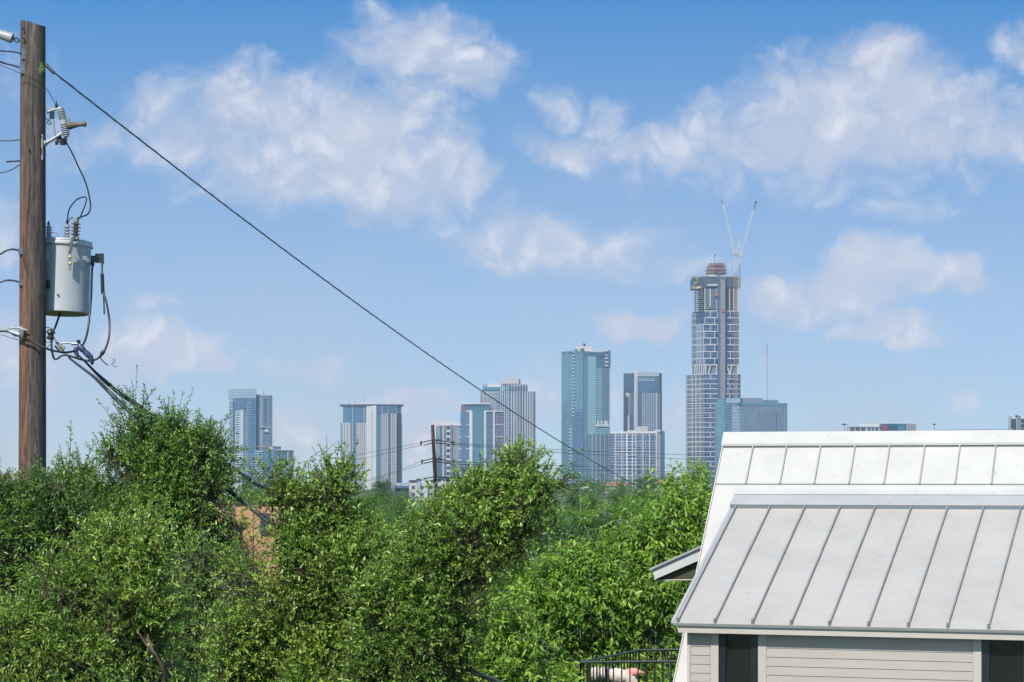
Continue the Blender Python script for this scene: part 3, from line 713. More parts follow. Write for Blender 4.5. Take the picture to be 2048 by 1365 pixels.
def build_clamps():
    o = empty('spool_insulator', q(100, 670), 'dark spool insulator rack beneath the transformer on the pole right side', 'insulator')
    b = MB(); b.lathe(q(101, 680), [(.02, 0), (.04, .01), (.045, .03), (.028, .045), (.028, .06), (.046, .075), (.04, .1), (.02, .12)], 14); b.build('spool', M_dkm, o, smooth=True)
    b = MB(); b.tube(spline([q(86, 657, -.02), q(97, 655), q(107, 659), q(110, 668)], 4), .008, 6); b.tube([q(86, 684), q(104, 684)], .008, 6); b.tube([q(103, 686), q(91, 700, -.05)], .005, 6); b.tube([q(90, 630), q(90.5, 700)], .003, 5); b.build('rack', M_galv, o)
    o = empty('strain_clamp', q(30, 665, -.2), 'weathered silver service strain clamp on the left front of the pole', 'clamp')
    b = MB(); b.tube([q(2, 660, -.1), q(16, 660, -.15), q(20, 661, -.15)], [.02, .026, .018], 10); b.tube([q(14, 661, -.15), q(40, 670, -.19)], [.012, .022], 8); b.tube([q(20, 657, -.16), q(36, 656, -.18), q(55, 661, -.19)], [.01, .016, .006], 8); b.build('clamp_body', M_lgrey, o)
    b = MB(); b.box(q(42, 666, -.18), (.055, .04, .07), .2); b.tube([q(28, 652, -.16), q(48, 655, -.18)], .006, 6); b.tube([q(24, 668, -.15), q(33, 673, -.16)], .012, 6); b.build('bail', M_galv, o, bevel=.004)
    wire([q(-60, 666), q(0, 670), q(18, 675), q(36, 680, -.05)], .004, 'tie_wire', 'thin tie wire sagging in under the silver strain clamp', 'wire', M_str)
    # taped connectors and wrapping where the service wires meet
    o = empty('wrapped_splice', q(165, 712), 'dark blue grey plastic wrapped splice hanging among the service cables', 'splice')
    b = MB(); b.tube(spline([q(157, 688, -.03), q(163, 697, -.03), q(172, 706, -.03), q(182, 717, -.03), q(185, 730, -.03)], 5), [.018, .022, .026, .03, .034, .036, .036, .034, .03, .03, .032, .034, .034, .034, .032, .03, .028, .026, .024, .018, .01], 10)
    b.tube(spline([q(153, 694, -.03), q(152, 704, -.03), q(157, 715, -.03)], 5), [.02, .024, .026, .028, .028, .026, .024, .022, .02, .016, .008], 10)
    sp_o = b.build('wrap', mat('blue_black_plastic', (.035, .045, .085), .32, var=.4, vscale=25, bump=.8, bscale=25), o, smooth='all')
    b = MB(); b.tube([q(143, 688, -.02), q(157, 688, -.02)], .018, 8); b.tube(spline([q(118, 694, -.02), q(124, 687, -.02), q(134, 686, -.02), q(144, 687, -.02)], 4), .010, 8); b.build('sleeve', M_galv, o)
    b = MB(); b.lathe(q(157, 684, -.02), [(.018, -.02), (.024, 0), (.022, .02)], 10); b.build('cap', M_blk, o)
    o = empty('wedge_clamp', q(120, 695), 'olive and black wedge clamps gripping the bundled service wires', 'clamp')
    b = MB(); b.tube([q(117, 690, -.02), q(128, 699, -.02)], [.012, .026], 8); b.build('wedge', mat('olive_casting', (.13, .12, .05), .5, .3), o)
    b = MB(); b.tube([q(110, 692, -.03), q(119, 702, -.03)], .012, 8); b.tube([q(113, 685, -.01), q(117, 689, -.01)], .014, 8); b.build('grip', M_dkm, o)
    for dx in (0, 3):
        b = MB(); b.tube([q(106+dx, 676), q(120+dx, 697), q(140+dx, 718)], .004, 6); b.build('bail_wire', M_galv, o)
build_clamps()

# the two service drops: two strands twisted round a bare messenger
def twisted(pts, name, label, r=.0105, amp=.016, pitch=2.6, nst=3):
    P = spline(pts, 28); root = empty(name, P[0], label, 'cable')
    s = 0; acc_ = [0]
    for a, b in zip(P, P[1:]): s += (b-a).length; acc_.append(s)
    for k in range(nst):
        Q = []
        for p, l in zip(P, acc_):
            a = 2*math.pi*(l/pitch) + 2*math.pi*k/nst
            e = min(1, l/.6)
            Q.append(p + Vector((math.cos(a)*amp*e, math.sin(a)*amp*e*.4, math.sin(a)*amp*e)))
        mb = MB(); mb.tube(Q, r if k else r*.75, 6); mb.build('strand', M_blk if k else M_str, root, smooth='all')
twisted([q(138, 716, -.03), q(197, 762, -.3), q(255, 820, -.7), q(330, 880, -1.2), q(520, 1030, -2.2), q(700, 1165, -3.2), q(885, 1308, -4.5), q(1000, 1368, -6), q(1150, 1450, -8)], 'service_drop', 'lower twisted black service drop leaving the pole, seen again low among the leaves')
twisted([q(150, 706, 0), q(170, 723), q(197, 751, .2), q(240, 787, .6), q(263, 803, .8), q(292, 823, 1.2), q(370, 877, 2), q(448, 925, 3.2), q(508, 965, 4.5), q(590, 1011, 6), q(700, 1070, 9), q(860, 1140, 13), q(1000, 1190, 17)], 'service_drop', 'upper twisted black service drop leaving the pole and passing before the hazy glass tower')

def build_span():
    p0, p1 = q(101, 140, -.05), at(1460, 1055, 75)
    n = 90; P = [p0.lerp(p1, i/n) - Vector((0, 0, 4*.62*(i/n)*(1-i/n))) for i in range(n+1)]
    root = empty('overhead_span', p0, 'long grey stranded cable slanting down from the pole across the whole sky', 'cable')
    b = MB(); b.tube(P, .0095, 8); b.build('cable', M_str, root, smooth='all')
    b = MB()
    Q = []
    for i in range(400):
        t = i/399*.55; a = i*.9
        p = p0.lerp(p1, t) - Vector((0, 0, 4*.62*t*(1-t))); Q.append(p + Vector((math.sin(a)*.010, 0, math.cos(a)*.010)))
    b.tube(Q, .0038, 4); b.build('lashing_wire', M_galv, root)
    b = MB(); b.tube([q(88, 128, -.02), q(93, 131, -.04)], .016, 8); b.tube([q(92, 130, -.04), q(99, 138, -.05), q(108, 146.5, -.05)], [.022, .017, .019], 8); b.build('deadend_clamp', M_dkm, root)
build_span()

# ------------------------------------------------------------------ the city: towers about 3.3 km away
TD = 3300.0
PXM = TD / F                     # metres per photo pixel at that distance
def Zp(py, D=TD): return EYE - (py-HY)/F*D
GZ = -10.2
class Face:
    """one wall plane of a tower, from photo column xa at depth da to xb at depth db"""
    def __init__(s, xa, da, xb, db, D=TD):
        s.xa, s.xb, s.D = xa, xb, D
        s.A = Vector(((xa-CX)/F*(D+da), D+da, 0)); s.B = Vector(((xb-CX)/F*(D+db), D+db, 0))
        s.L = (s.B-s.A).length; s.d = (s.B-s.A)/s.L; s.n = Vector((s.d.y, -s.d.x, 0))     # towards the camera
    def u(s, px):
        k = (px-CX)/F     # A.x + t d.x = k (A.y + t d.y)
        return (k*s.A.y - s.A.x)/(s.d.x - k*s.d.y)
    def P(s, u, off, z): return s.A + s.d*u + s.n*off + Vector((0, 0, z))
    def box(s, mb, u0, u1, z0, z1, o0, o1):
        pts = [s.P(u0,o1,z0), s.P(u1,o1,z0), s.P(u1,o0,z0), s.P(u0,o0,z0), s.P(u0,o1,z1), s.P(u1,o1,z1), s.P(u1,o0,z1), s.P(u0,o0,z1)]
        mb.hexa(pts, [(u0,z0),(u1,z0),(u1+(o1-o0),z0),(u0-(o1-o0),z0),(u0,z1),(u1,z1),(u1+(o1-o0),z1),(u0-(o1-o0),z1)]); return mb
    def strip(s, root, name, m, x0, x1, y0, y1=None, off=.35, inn=-.5):
        z1 = Zp(y0, s.D); z0 = Zp(y1, s.D) if y1 else GZ
        return s.box(MB(), s.u(x0), s.u(x1), z0, z1, inn, off).build(name, m, root)
    def slabs(s, root, name, m, x0, x1, y0, y1, pitch, th=.5, off=1.6, inn=0, parapet=0, z_off=0):
        mb = MB(); z = Zp(y0, s.D) + z_off; ze = Zp(y1, s.D) if y1 else GZ
        while z > ze:
            s.box(mb, s.u(x0), s.u(x1), z-th, z, inn, off)
            if parapet: s.box(mb, s.u(x0), s.u(x1), z, z+parapet, off-.12, off)
            z -= pitch
        return mb.build(name, m, root)
    def fins(s, root, name, m, xs, y0, y1, wd=.6, off=1.0, inn=0):
        z1 = Zp(y0, s.D); z0 = Zp(y1, s.D) if y1 else GZ
        mb = MB()
        for x in xs: u = s.u(x); s.box(mb, u-wd/2, u+wd/2, z0, z1, inn, off)
        return mb.build(name, m, root)
def body(root, pts, ytop, m, name='core', D=TD, ybot=None, depth=32):
    """pts: (photo x, depth) left to right along the front; closed at the back"""
    fr = [((x-CX)/F*(D+d), D+d) for x, d in pts]
    poly = fr + [(fr[-1][0]+ (2 if len(fr)<3 else 0), fr[-1][1]+depth), (fr[0][0], fr[0][1]+depth)]
    mb = MB(); z0 = Zp(ybot, D) if ybot else GZ; z1 = Zp(ytop, D); n = len(poly)
    us = [0]
    for i in range(n): us.append(us[-1] + math.dist(poly[i], poly[(i+1) % n]))
    for i in range(n):
        a, b = poly[i], poly[(i+1) % n]
        mb.add([(a[0],a[1],z0),(b[0],b[1],z0),(b[0],b[1],z1),(a[0],a[1],z1)], [(0,1,2,3)], [(0,z0),(us[i+1]-us[i],z0),(us[i+1]-us[i],z1),(0,z1)])
    mb.add([(x,y,z1) for x,y in poly], [tuple(range(n))], [(0.0,0.0)]*n)
    mb.add([(x,y,z0) for x,y in poly], [tuple(range(n-1,-1,-1))], [(0.0,0.0)]*n)
    return mb.build(name, m, root)
def tower(px, D, label, cat='skyscraper', name='tower'):
    return empty(name, Vector(((px-CX)/F*D, D+10, GZ)), label, cat)

# materials
def G(r, g, b): return (r, g, b)
M_conc = mat('tower_concrete', (.33, .33, .325), .85, var=.08, vscale=.1)
M_concw = mat('tower_white_concrete', (.41, .42, .43), .8, var=.06, vscale=.1)
M_slab = mat('balcony_concrete', (.27, .31, .35), .8)
M_roofd = mat('dark_roof_metal', (.05, .055, .07), .5, .3)
M_fin = mat('white_mullion', (.34, .38, .42), .55)
M_brick = mat('red_brown_brick', (.15, .075, .075), .85, var=.1, vscale=.3)
F_blue = facade('glass_blue', (.14, .21, .27), (.025, .08, .16), (.08, .17, .28), 2.6, 3.3, .9, .82)
F_steel = facade('glass_steel_blue', (.18, .25, .30), (.045, .095, .16), (.12, .20, .28), 2.2, 3.3, .86, .7)
F_pale = facade('glass_pale', (.30, .38, .43), (.20, .29, .35), (.30, .40, .46), 3.0, 4.0, .9, .85, rough=.2)
F_teal = facade('glass_teal', (.12, .22, .25), (.035, .13, .18), (.09, .22, .28), 2.4, 3.35, .92, .86)
F_tealp = facade('glass_light_teal', (.14, .24, .28), (.08, .20, .26), (.16, .30, .36), 2.8, 3.35, .92, .88, rough=.16)
F_deep = facade('glass_deep_blue', (.13, .20, .27), (.03, .07, .14), (.07, .14, .24), 2.4, 3.3, .88, .8)
F_balc = facade('balcony_wall', (.38, .44, .48), (.03, .06, .10), (.16, .24, .31), 2.7, 3.3, .7, .66)
F_slit = facade('slit_windows', (.37, .365, .355), (.06, .09, .13), (.14, .18, .22), 4.2, 3.3, .30, .62)
F_slit2 = facade('slit_windows_close', (.36, .355, .345), (.05, .08, .12), (.12, .16, .20), 3.0, 3.3, .42, .72)
F_cond = facade('condo_wall', (.36, .42, .46), (.04, .09, .15), (.12, .20, .29), 3.4, 3.3, .62, .72)
F_grid = facade('white_grid_wall', (.42, .45, .47), (.04, .08, .13), (.12, .17, .24), 3.2, 3.4, .62, .62)
F_stripe = facade('striped_glass', (.22, .29, .34), (.09, .15, .20), (.17, .25, .31), 1.7, 4.0, .72, .92, rough=.2)
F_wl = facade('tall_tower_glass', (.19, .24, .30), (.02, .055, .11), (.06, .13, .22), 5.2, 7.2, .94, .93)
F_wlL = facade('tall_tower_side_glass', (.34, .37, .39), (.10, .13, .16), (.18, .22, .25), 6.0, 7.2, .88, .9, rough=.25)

def t_left():
    r = tower(498, TD, 'pale blue glass tower, leftmost of the skyline, with a stepped top')
    D = TD; 
    body(r, [(458, 14), (512, 0)], 797, F_blue, ybot=None)
    f = Face(458, 14, 512, 0)
    f.strip(r, 'roof_screen', F_pale, 457.6, 512.2, 778.5, 797, off=.9)
    f.fins(r, 'screen_fin', M_fin, [457.8, 465.5, 467.5, 479, 490, 501, 512], 778, 797, .5, 1.4)
    f.strip(r, 'curtain_wall', F_pale, 458.2, 466, 797, None)
    f.slabs(r, 'balcony_stack', M_slab, 460, 468, 803, 930, 3.3, .45, 1.8)
    f.strip(r, 'dark_panel', F_deep, 469, 494, 799, 821)
    f.strip(r, 'balcony_wall', F_balc, 470.5, 480.5, 821, None, .5)
    f.slabs(r, 'balcony_stack', M_concw, 472, 478, 824, None, 3.3, .6, 1.9)
    f.strip(r, 'concrete_fin', M_slab, 481, 488, 820, 890, 1.6); f.strip(r, 'balcony_wall', F_balc, 481, 488, 890, None, 1.0)
    f.strip(r, 'curtain_wall', F_steel, 489, 496, 806, None)
    f.strip(r, 'curtain_wall', F_blue, 496, 508, 797, None)
    f.slabs(r, 'balcony_stack', M_slab, 497, 505, 806, 905, 3.3, .4, 2.2)
    f.strip(r, 'groove', F_deep, 508, 512, 797, None, .1)
    body(r, [(512, 6), (538.5, 10)], 790, F_steel, 'side_wing', depth=24)
    g = Face(512, 6, 538.5, 10)
    g.strip(r, 'groove', F_deep, 513, 518, 792, None, .2); g.strip(r, 'curtain_wall', F_pale, 519.5, 525, 794, None)
    g.slabs(r, 'balcony_stack', M_slab, 526, 532, 797, 855, 3.3, .4, 1.6); g.strip(r, 'curtain_wall', F_tealp, 534.5, 538.3, 794, 855)
    g.strip(r, 'parapet', M_slab, 508, 538.8, 789, 792, .6)
    # sky terrace: open corner between two slabs, white panel standing for bright sky behind
    g.slabs(r, 'terrace_slab', M_conc, 518, 543, 854, 856, 3, .8, 2.5, -24); g.slabs(r, 'terrace_slab', M_conc, 527, 541.5, 863.5, 865, 3, .8, 2.5, -24)
    g.strip(r, 'terrace_sky_panel', M_concw, 529.5, 536.5, 856, 863, .6)
    g.fins(r, 'rooftop_mast', M_roofd, [528.5], 782, 790, .5, -6, -6.5)
t_left()

def t_left_low():
    r = tower(550, TD-60, 'shorter blue block with a flat reddish roof canopy in front of the leftmost tower', 'apartment tower')
    D = TD-60
    body(r, [(511, 6), (529, 0), (578, 3), (585, 8)], 901, F_deep, D=D, depth=22)
    a = Face(511, 6, 529, 0, D); b = Face(529, 0, 578, 3, D); c = Face(578, 3, 585, 8, D)
    a.strip(r, 'curtain_wall', F_tealp, 511, 527, 901, None); a.slabs(r, 'balcony_stack', M_concw, 511, 527, 903, None, 3.3, .6, 2.2)
    b.strip(r, 'curtain_wall', F_teal, 529, 539, 901, None); b.strip(r, 'curtain_wall', F_steel, 543, 549, 901, None)
    b.slabs(r, 'balcony_stack', M_slab, 552, 572, 906, None, 6.6, .4, 1.2)
    c.strip(r, 'concrete_panel', M_conc, 575.5, 585, 900, None, .5); c.slabs(r, 'balcony_stack', M_slab, 576, 588, 903, None, 3.3, .4, 1.6)
    b.strip(r, 'penthouse', F_pale, 533, 550, 894, 901, -2, -12); b.strip(r, 'penthouse', F_deep, 548, 562, 893, 901, -1, -12)
    b.slabs(r, 'roof_canopy', mat('reddish_canopy', (.30, .20, .18), .8), 514, 552, 892.5, 893.5, 3, .8, 0, -14)
    b.slabs(r, 'roof_canopy', M_conc, 548, 588, 900, 901, 3, .9, 2.6, -14)
    b.strip(r, 'penthouse', M_concw, 535, 546, 895, 899, -.5, -2)
t_left_low()

def t_hotel():
    r = tower(741, TD, 'wide concrete and blue glass hotel tower with a thin flat overhanging roof', 'hotel tower')
    body(r, [(686, 6), (736, 0), (788, 4), (801, 12)], 812, F_teal, depth=30)
    a = Face(681, 7, 736, 0); b = Face(736, 0, 788, 4); c = Face(788, 4, 803, 14)
    body(r, [(681, 8), (736, 2), (793, 5), (803, 14)], 846, F_teal, depth=28)
    a.strip(r, 'curtain_wall', F_blue, 697, 735, 812, 846); a.strip(r, 'curtain_wall', F_tealp, 682, 686, 846, None, .3)
    a.strip(r, 'concrete_panel', F_slit, 685, 702, 846, None, .9)
    a.strip(r, 'curtain_wall', F_teal, 702, 706, 846, None, .8); a.fins(r, 'steel_column', M_fin, [705.5, 728.5], 812, 846, .7, 1.2); a.fins(r, 'steel_column', M_fin, [706], 846, None, .7, 1.2)
    a.strip(r, 'curtain_wall', F_deep, 708, 712.5, 846, None, .8)
    a.strip(r, 'concrete_panel', F_slit2, 713, 732.5, 846, None, .9)
    b.strip(r, 'concrete_core', M_concw, 732.5, 752.5, 811.5, None, 2.0)
    b.fins(r, 'core_slit', M_roofd, [744], 820, None, .5, 2.06, 1.9)
    b.strip(r, 'curtain_wall', F_blue, 752.5, 788, 812, 828, .5)
    b.fins(r, 'steel_column', M_fin, [764, 776], 812, 828, .5, .9)
    b.strip(r, 'curtain_wall', F_teal, 753, 761, 828, None, .8)
    b.strip(r, 'concrete_panel', F_slit2, 761.5, 777, 827.5, None, 1.3); b.strip(r, 'curtain_wall', F_deep, 777.3, 780, 830, None, 1.5); b.strip(r, 'concrete_panel', F_slit2, 780.3, 793, 827.5, None, 1.3)
    c.strip(r, 'curtain_wall', F_teal, 793, 802.5, 827.5, None, 1.0)
    for x in (681.5, 684.5): a.fins(r, 'corner_post', M_fin, [x], 812, 846, .7, .4, -.4)
    for x in (791, 795, 801.5): c.fins(r, 'corner_post', M_fin, [x], 812, 828, .8, .4, -.4)
    a.slabs(r, 'terrace_beam', M_fin, 681, 687, 825, 840, 6.5, .5, .4, -.4)
    body(r, [(679, 5), (736, -3), (805, 9)], 809, M_roofd, 'roof_slab', ybot=811.6, depth=34)
    b.strip(r, 'penthouse', M_concw, 722, 751, 804, 809, -6, -20); a.strip(r, 'penthouse', M_concw, 700, 736, 807, 809, -6, -16)
    b.fins(r, 'rooftop_mast', M_roofd, [728.5], 795, 804, .35, -7, -7.5); a.fins(r, 'rooftop_mast', M_roofd, [708.5, 697], 803, 809, .35, -7, -7.5)
t_hotel()

def t_mid():
    # pale striped block
    D = TD+80
    r = tower(896, D, 'pale blue striped glass block behind the dark steel pole', 'apartment tower')
    body(r, [(872, 4), (884, 0), (922, 6)], 852, F_blue, D=D, depth=24)
    a = Face(872, 4, 884, 0, D); b = Face(884, 0, 922, 6, D)
    a.strip(r, 'curtain_wall', F_pale, 873, 880, 853, 915, .4); a.strip(r, 'curtain_wall', F_blue, 873, 880, 915, None, .4); a.strip(r, 'curtain_wall', F_deep, 880.5, 883.5, 853, None, .4)
    b.strip(r, 'concrete_panel', M_conc, 884, 888.5, 852, None, .9)
    b.strip(r, 'curtain_wall', F_pale, 890, 893, 853, 925, .5); b.strip(r, 'window_column', facade('big_dark_windows', (.55, .62, .66), (.03, .06, .12), (.08, .12, .2), 6.0, 8.2, .72, .62, rough=.2), 893, 900, 853, None, .6)
    b.strip(r, 'curtain_wall', F_steel, 900.5, 905, 850, None, .4)
    b.fins(r, 'mullion', M_fin, [902, 907, 909.5, 914], 850, 925, .8, .9)
    b.strip(r, 'balcony_wall', F_cond, 911, 921, 855, None, .5)
    b.strip(r, 'penthouse', mat('pinkish_render', (.55, .49, .47), .8), 880, 922, 845.5, 851.5, -3, -15)
    # brick and teal glass tower
    D = TD
    r = tower(963, D, 'glass tower with white frames and a red brown brick edge right of the steel pole')
    body(r, [(921, 6), (931, 2), (968, 0), (1006, 6)], 822, F_blue, depth=26)
    a = Face(921, 6, 931, 2); b = Face(931, 2, 968, 0); c = Face(968, 0, 1006, 6)
    body(r, [(922, 8), (945, 3), (982, 6)], 810, F_blue, 'crown', ybot=823, depth=22)
    e = Face(922, 8, 945, 3); g = Face(945, 3, 982, 6)
    e.strip(r, 'brick_panel', M_brick, 924.5, 932, 809, None, 1.6, 0)
    e.strip(r, 'curtain_wall', F_deep, 934, 945, 811, 822, .4); g.strip(r, 'curtain_wall', F_teal, 945, 980, 811, 822, .6)
    body(r, [(924, 5), (945, 0), (981, 4)], 806.5, M_concw, 'roof_edge', ybot=808.8, depth=26)
    g.strip(r, 'brick_panel', M_brick, 979, 986, 815, 822, 0, -6)
    a.slabs(r, 'balcony_stack', M_slab, 918, 924, 824, None, 3.3, .4, 1.2); 
    b.strip(r, 'balcony_wall', F_deep, 932, 938.5, 824, None, .6); b.slabs(r, 'balcony_stack', M_slab, 932, 938.5, 826, None, 3.3, .35, 1.4)
    b.strip(r, 'white_frame', M_concw, 932, 945, 821.5, 824, 2.4); b.strip(r, 'white_frame', M_concw, 939, 945.2, 824, None, 2.4)
    b.strip(r, 'curtain_wall', F_teal, 945.4, 967, 822, None, 1.5)
    c.strip(r, 'white_frame', M_concw, 967.3, 1006, 821.5, 824, 2.4); c.strip(r, 'white_frame', M_concw, 967.3, 972, 824, None, 2.4)
    c.strip(r, 'balcony_wall', F_blue, 972, 985, 824, None, .5); c.slabs(r, 'balcony_stack', M_slab, 974, 984, 826, None, 3.3, .35, 1.2)
    c.strip(r, 'white_frame', M_concw, 985.5, 989, 824, None, 2.4)
    c.strip(r, 'curtain_wall', F_steel, 989, 1005.5, 824, None, .5); c.strip(r, 'brick_panel', M_brick, 996, 1000.5, 824, None, .9)
    for y in (850, 874, 898, 921.5, 945):
        c.strip(r, 'cross_band', M_concw, 989.5, 1006, y-.7, y+.8, 1.8); b.strip(r, 'cross_band', M_concw, 932, 938.7, y-.7, y+.8, 1.8); a.strip(r, 'cross_band', M_concw, 919, 924, y-.7, y+.8, 1.5)
    # tall pale condominium behind
    D = TD+140
    r = tower(1015, D, 'tall pale ribbed condominium tower with white rooftop box, left of the diagonal cable end', 'apartment tower')
    body(r, [(960.5, 8), (1001, 4), (1018, 0), (1071, 10)], 783, F_cond, D=D, depth=34)
    a = Face(960.5, 8, 1001, 4, D); b = Face(1001, 4, 1018, 0, D); c = Face(1018, 0, 1071, 10, D)
    a.strip(r, 'balcony_wall', F_grid, 964, 998, 784, None, .6); a.slabs(r, 'balcony_stack', M_concw, 961, 999, 786, None, 3.4, .6, 1.7); a.fins(r, 'rib', M_fin, [961, 968, 975.5, 983, 990.5], 784, None, .8, 1.9)
    a.strip(r, 'curtain_wall', F_tealp, 999, 1006, 782, None, 1.0)
    body(r, [(965, 10), (1001, 6), (1018, 2), (1055, 8)], 768.5, F_cond, 'upper_storeys', D=D, ybot=783, depth=26)
    a.strip(r, 'penthouse_band', F_teal, 965, 1000, 775, 781, 1.3); b.strip(r, 'penthouse_band', F_teal, 1001, 1018, 773.5, 780, 1.3); c.strip(r, 'penthouse_band', F_deep, 1018, 1055, 773, 781, 1.3)
    a.strip(r, 'penthouse', M_concw, 975.5, 1003, 767.5, 774.5, 1, -12); b.strip(r, 'terrace', F_tealp, 1001, 1009, 771, 783, 1.6)
    c.strip(r, 'penthouse', M_concw, 1008, 1038, 755, 768, -1, -14); c.strip(r, 'penthouse', M_conc, 1038, 1043, 758, 768, -4, -14)
    c.fins(r, 'rooftop_mast', M_roofd, [1011], 748, 756, .35, -3, -3.4)
    b.fins(r, 'rib', M_fin, [1002, 1006, 1010, 1014.5, 1018], 768, None, .9, 1.9)
    c.fins(r, 'rib', M_fin, [1023, 1028.5, 1034, 1039.5, 1045, 1050.5, 1055], 769, None, .9, 1.7); c.fins(r, 'rib', M_fin, [1060, 1065.5, 1070.5], 782, None, .9, 1.7)
    c.slabs(r, 'balcony_stack', M_slab, 1066, 1072.5, 785, None, 3.3, .4, 1.8)
t_mid()

def t_teal():
    r = tower(1170, TD, 'tall teal glass tower with an open notch in its top right corner')
    body(r, [(1123.5, 26), (1167, 0), (1219.5, 14)], 704, F_teal, depth=20)
    a = Face(1123.5, 26, 1167, 0); b = Face(1167, 0, 1219.5, 14)
    # cut corner: the core stops short, slabs and posts carry on
    a.strip(r, 'curtain_wall', F_tealp, 1123.5, 1143, 701.5, None, .6); a.strip(r, 'curtain_wall', F_tealp, 1150, 1167, 698, 822, 1.0)
    a.strip(r, 'window_column', facade('balcony_slots', (.24, .40, .43), (.02, .05, .09), (.06, .10, .15), 6.2, 4.7, .66, .55), 1144, 1149.5, 701, 835, .7)
    a.strip(r, 'curtain_wall', F_blue, 1150, 1167, 822, None, 1.0)  # darker glass: a dark reflection put into the colour of the lower face
    a.strip(r, 'window_column', facade('balcony_slots', (0,0,0), (0,0,0), (0,0,0)), 1138.5, 1144, 852, None, .9); a.strip(r, 'curtain_wall', F_teal, 1144, 1149.5, 835, None, .8)
    a.strip(r, 'roof_fin', F_teal, 1157, 1168, 697, 703, 1.3)
    for x in (1128, 1138, 1143, 1154): a.strip(r, 'crown_slot', M_roofd, x, x+2.4, 703, 708, 1.05, 0)
    b.strip(r, 'curtain_wall', F_tealp, 1167, 1175, 703, None, .8)
    b.strip(r, 'crown_band', F_blue, 1167.5, 1208, 704, 712, 1.1, 0)
    b.strip(r, 'window_column', facade('condo_teal', (.26, .42, .46), (.03, .08, .13), (.10, .20, .26), 2.5, 3.3, .34, .55), 1175, 1192, 712, 868, .7)
    b.strip(r, 'balcony_wall', facade('condo_teal2', (.22, .37, .42), (.03, .07, .12), (.12, .22, .28), 3.1, 3.3, .6, .6), 1192, 1219, 735, 868, .5)
    b.slabs(r, 'balcony_stack', M_slab, 1203, 1216, 737, 838, 3.3, .35, 1.5)
    b.strip(r, 'balcony_wall', facade('condo_teal3', (.25, .36, .41), (.03, .06, .12), (.10, .19, .26), 2.9, 3.3, .62, .6), 1176, 1219, 868, None, .9)
    b.slabs(r, 'balcony_stack', M_slab, 1177, 1218.5, 870, None, 3.3, .4, 1.6); b.fins(r, 'mullion', mat('teal_frame', (.22, .36, .40), .5), [1184, 1192, 1200, 1209], 868, None, .7, 1.7)
    # open corner at the top: bright concrete frame
    b.strip(r, 'open_frame_back', M_concw, 1209.5, 1217.5, 708, 733, .65, 0)
    b.slabs(r, 'open_frame_slab', F_blue, 1208, 1219.5, 702.5, 734, 5.2, .8, 2.2, 0); b.fins(r, 'open_frame_post', F_blue, [1218.2], 700, 735, 2.6, 2.3)
    b.strip(r, 'mid_terrace', M_concw, 1190, 1219, 842.5, 851, 1.2, 0); b.fins(r, 'terrace_column', M_roofd, [1192, 1199, 1205.5, 1216], 842.5, 849, 1.3, 1.5); b.strip(r, 'terrace_lip', M_fin, 1189.5, 1219.6, 851, 853.5, 1.8, 0)
    b.strip(r, 'penthouse', mat('pinkish_render', (.55, .49, .47)), 1160, 1186, 692.5, 703, -4, -14); b.strip(r, 'penthouse', M_concw, 1186, 1205, 700, 704, -3, -12)
    b.fins(r, 'rooftop_mast', M_roofd, [1168.5], 682, 693, .5, -6, -6.6); b.fins(r, 'rooftop_dish', M_roofd, [1172.5], 687, 693, 2.6, -6, -7)
t_teal()

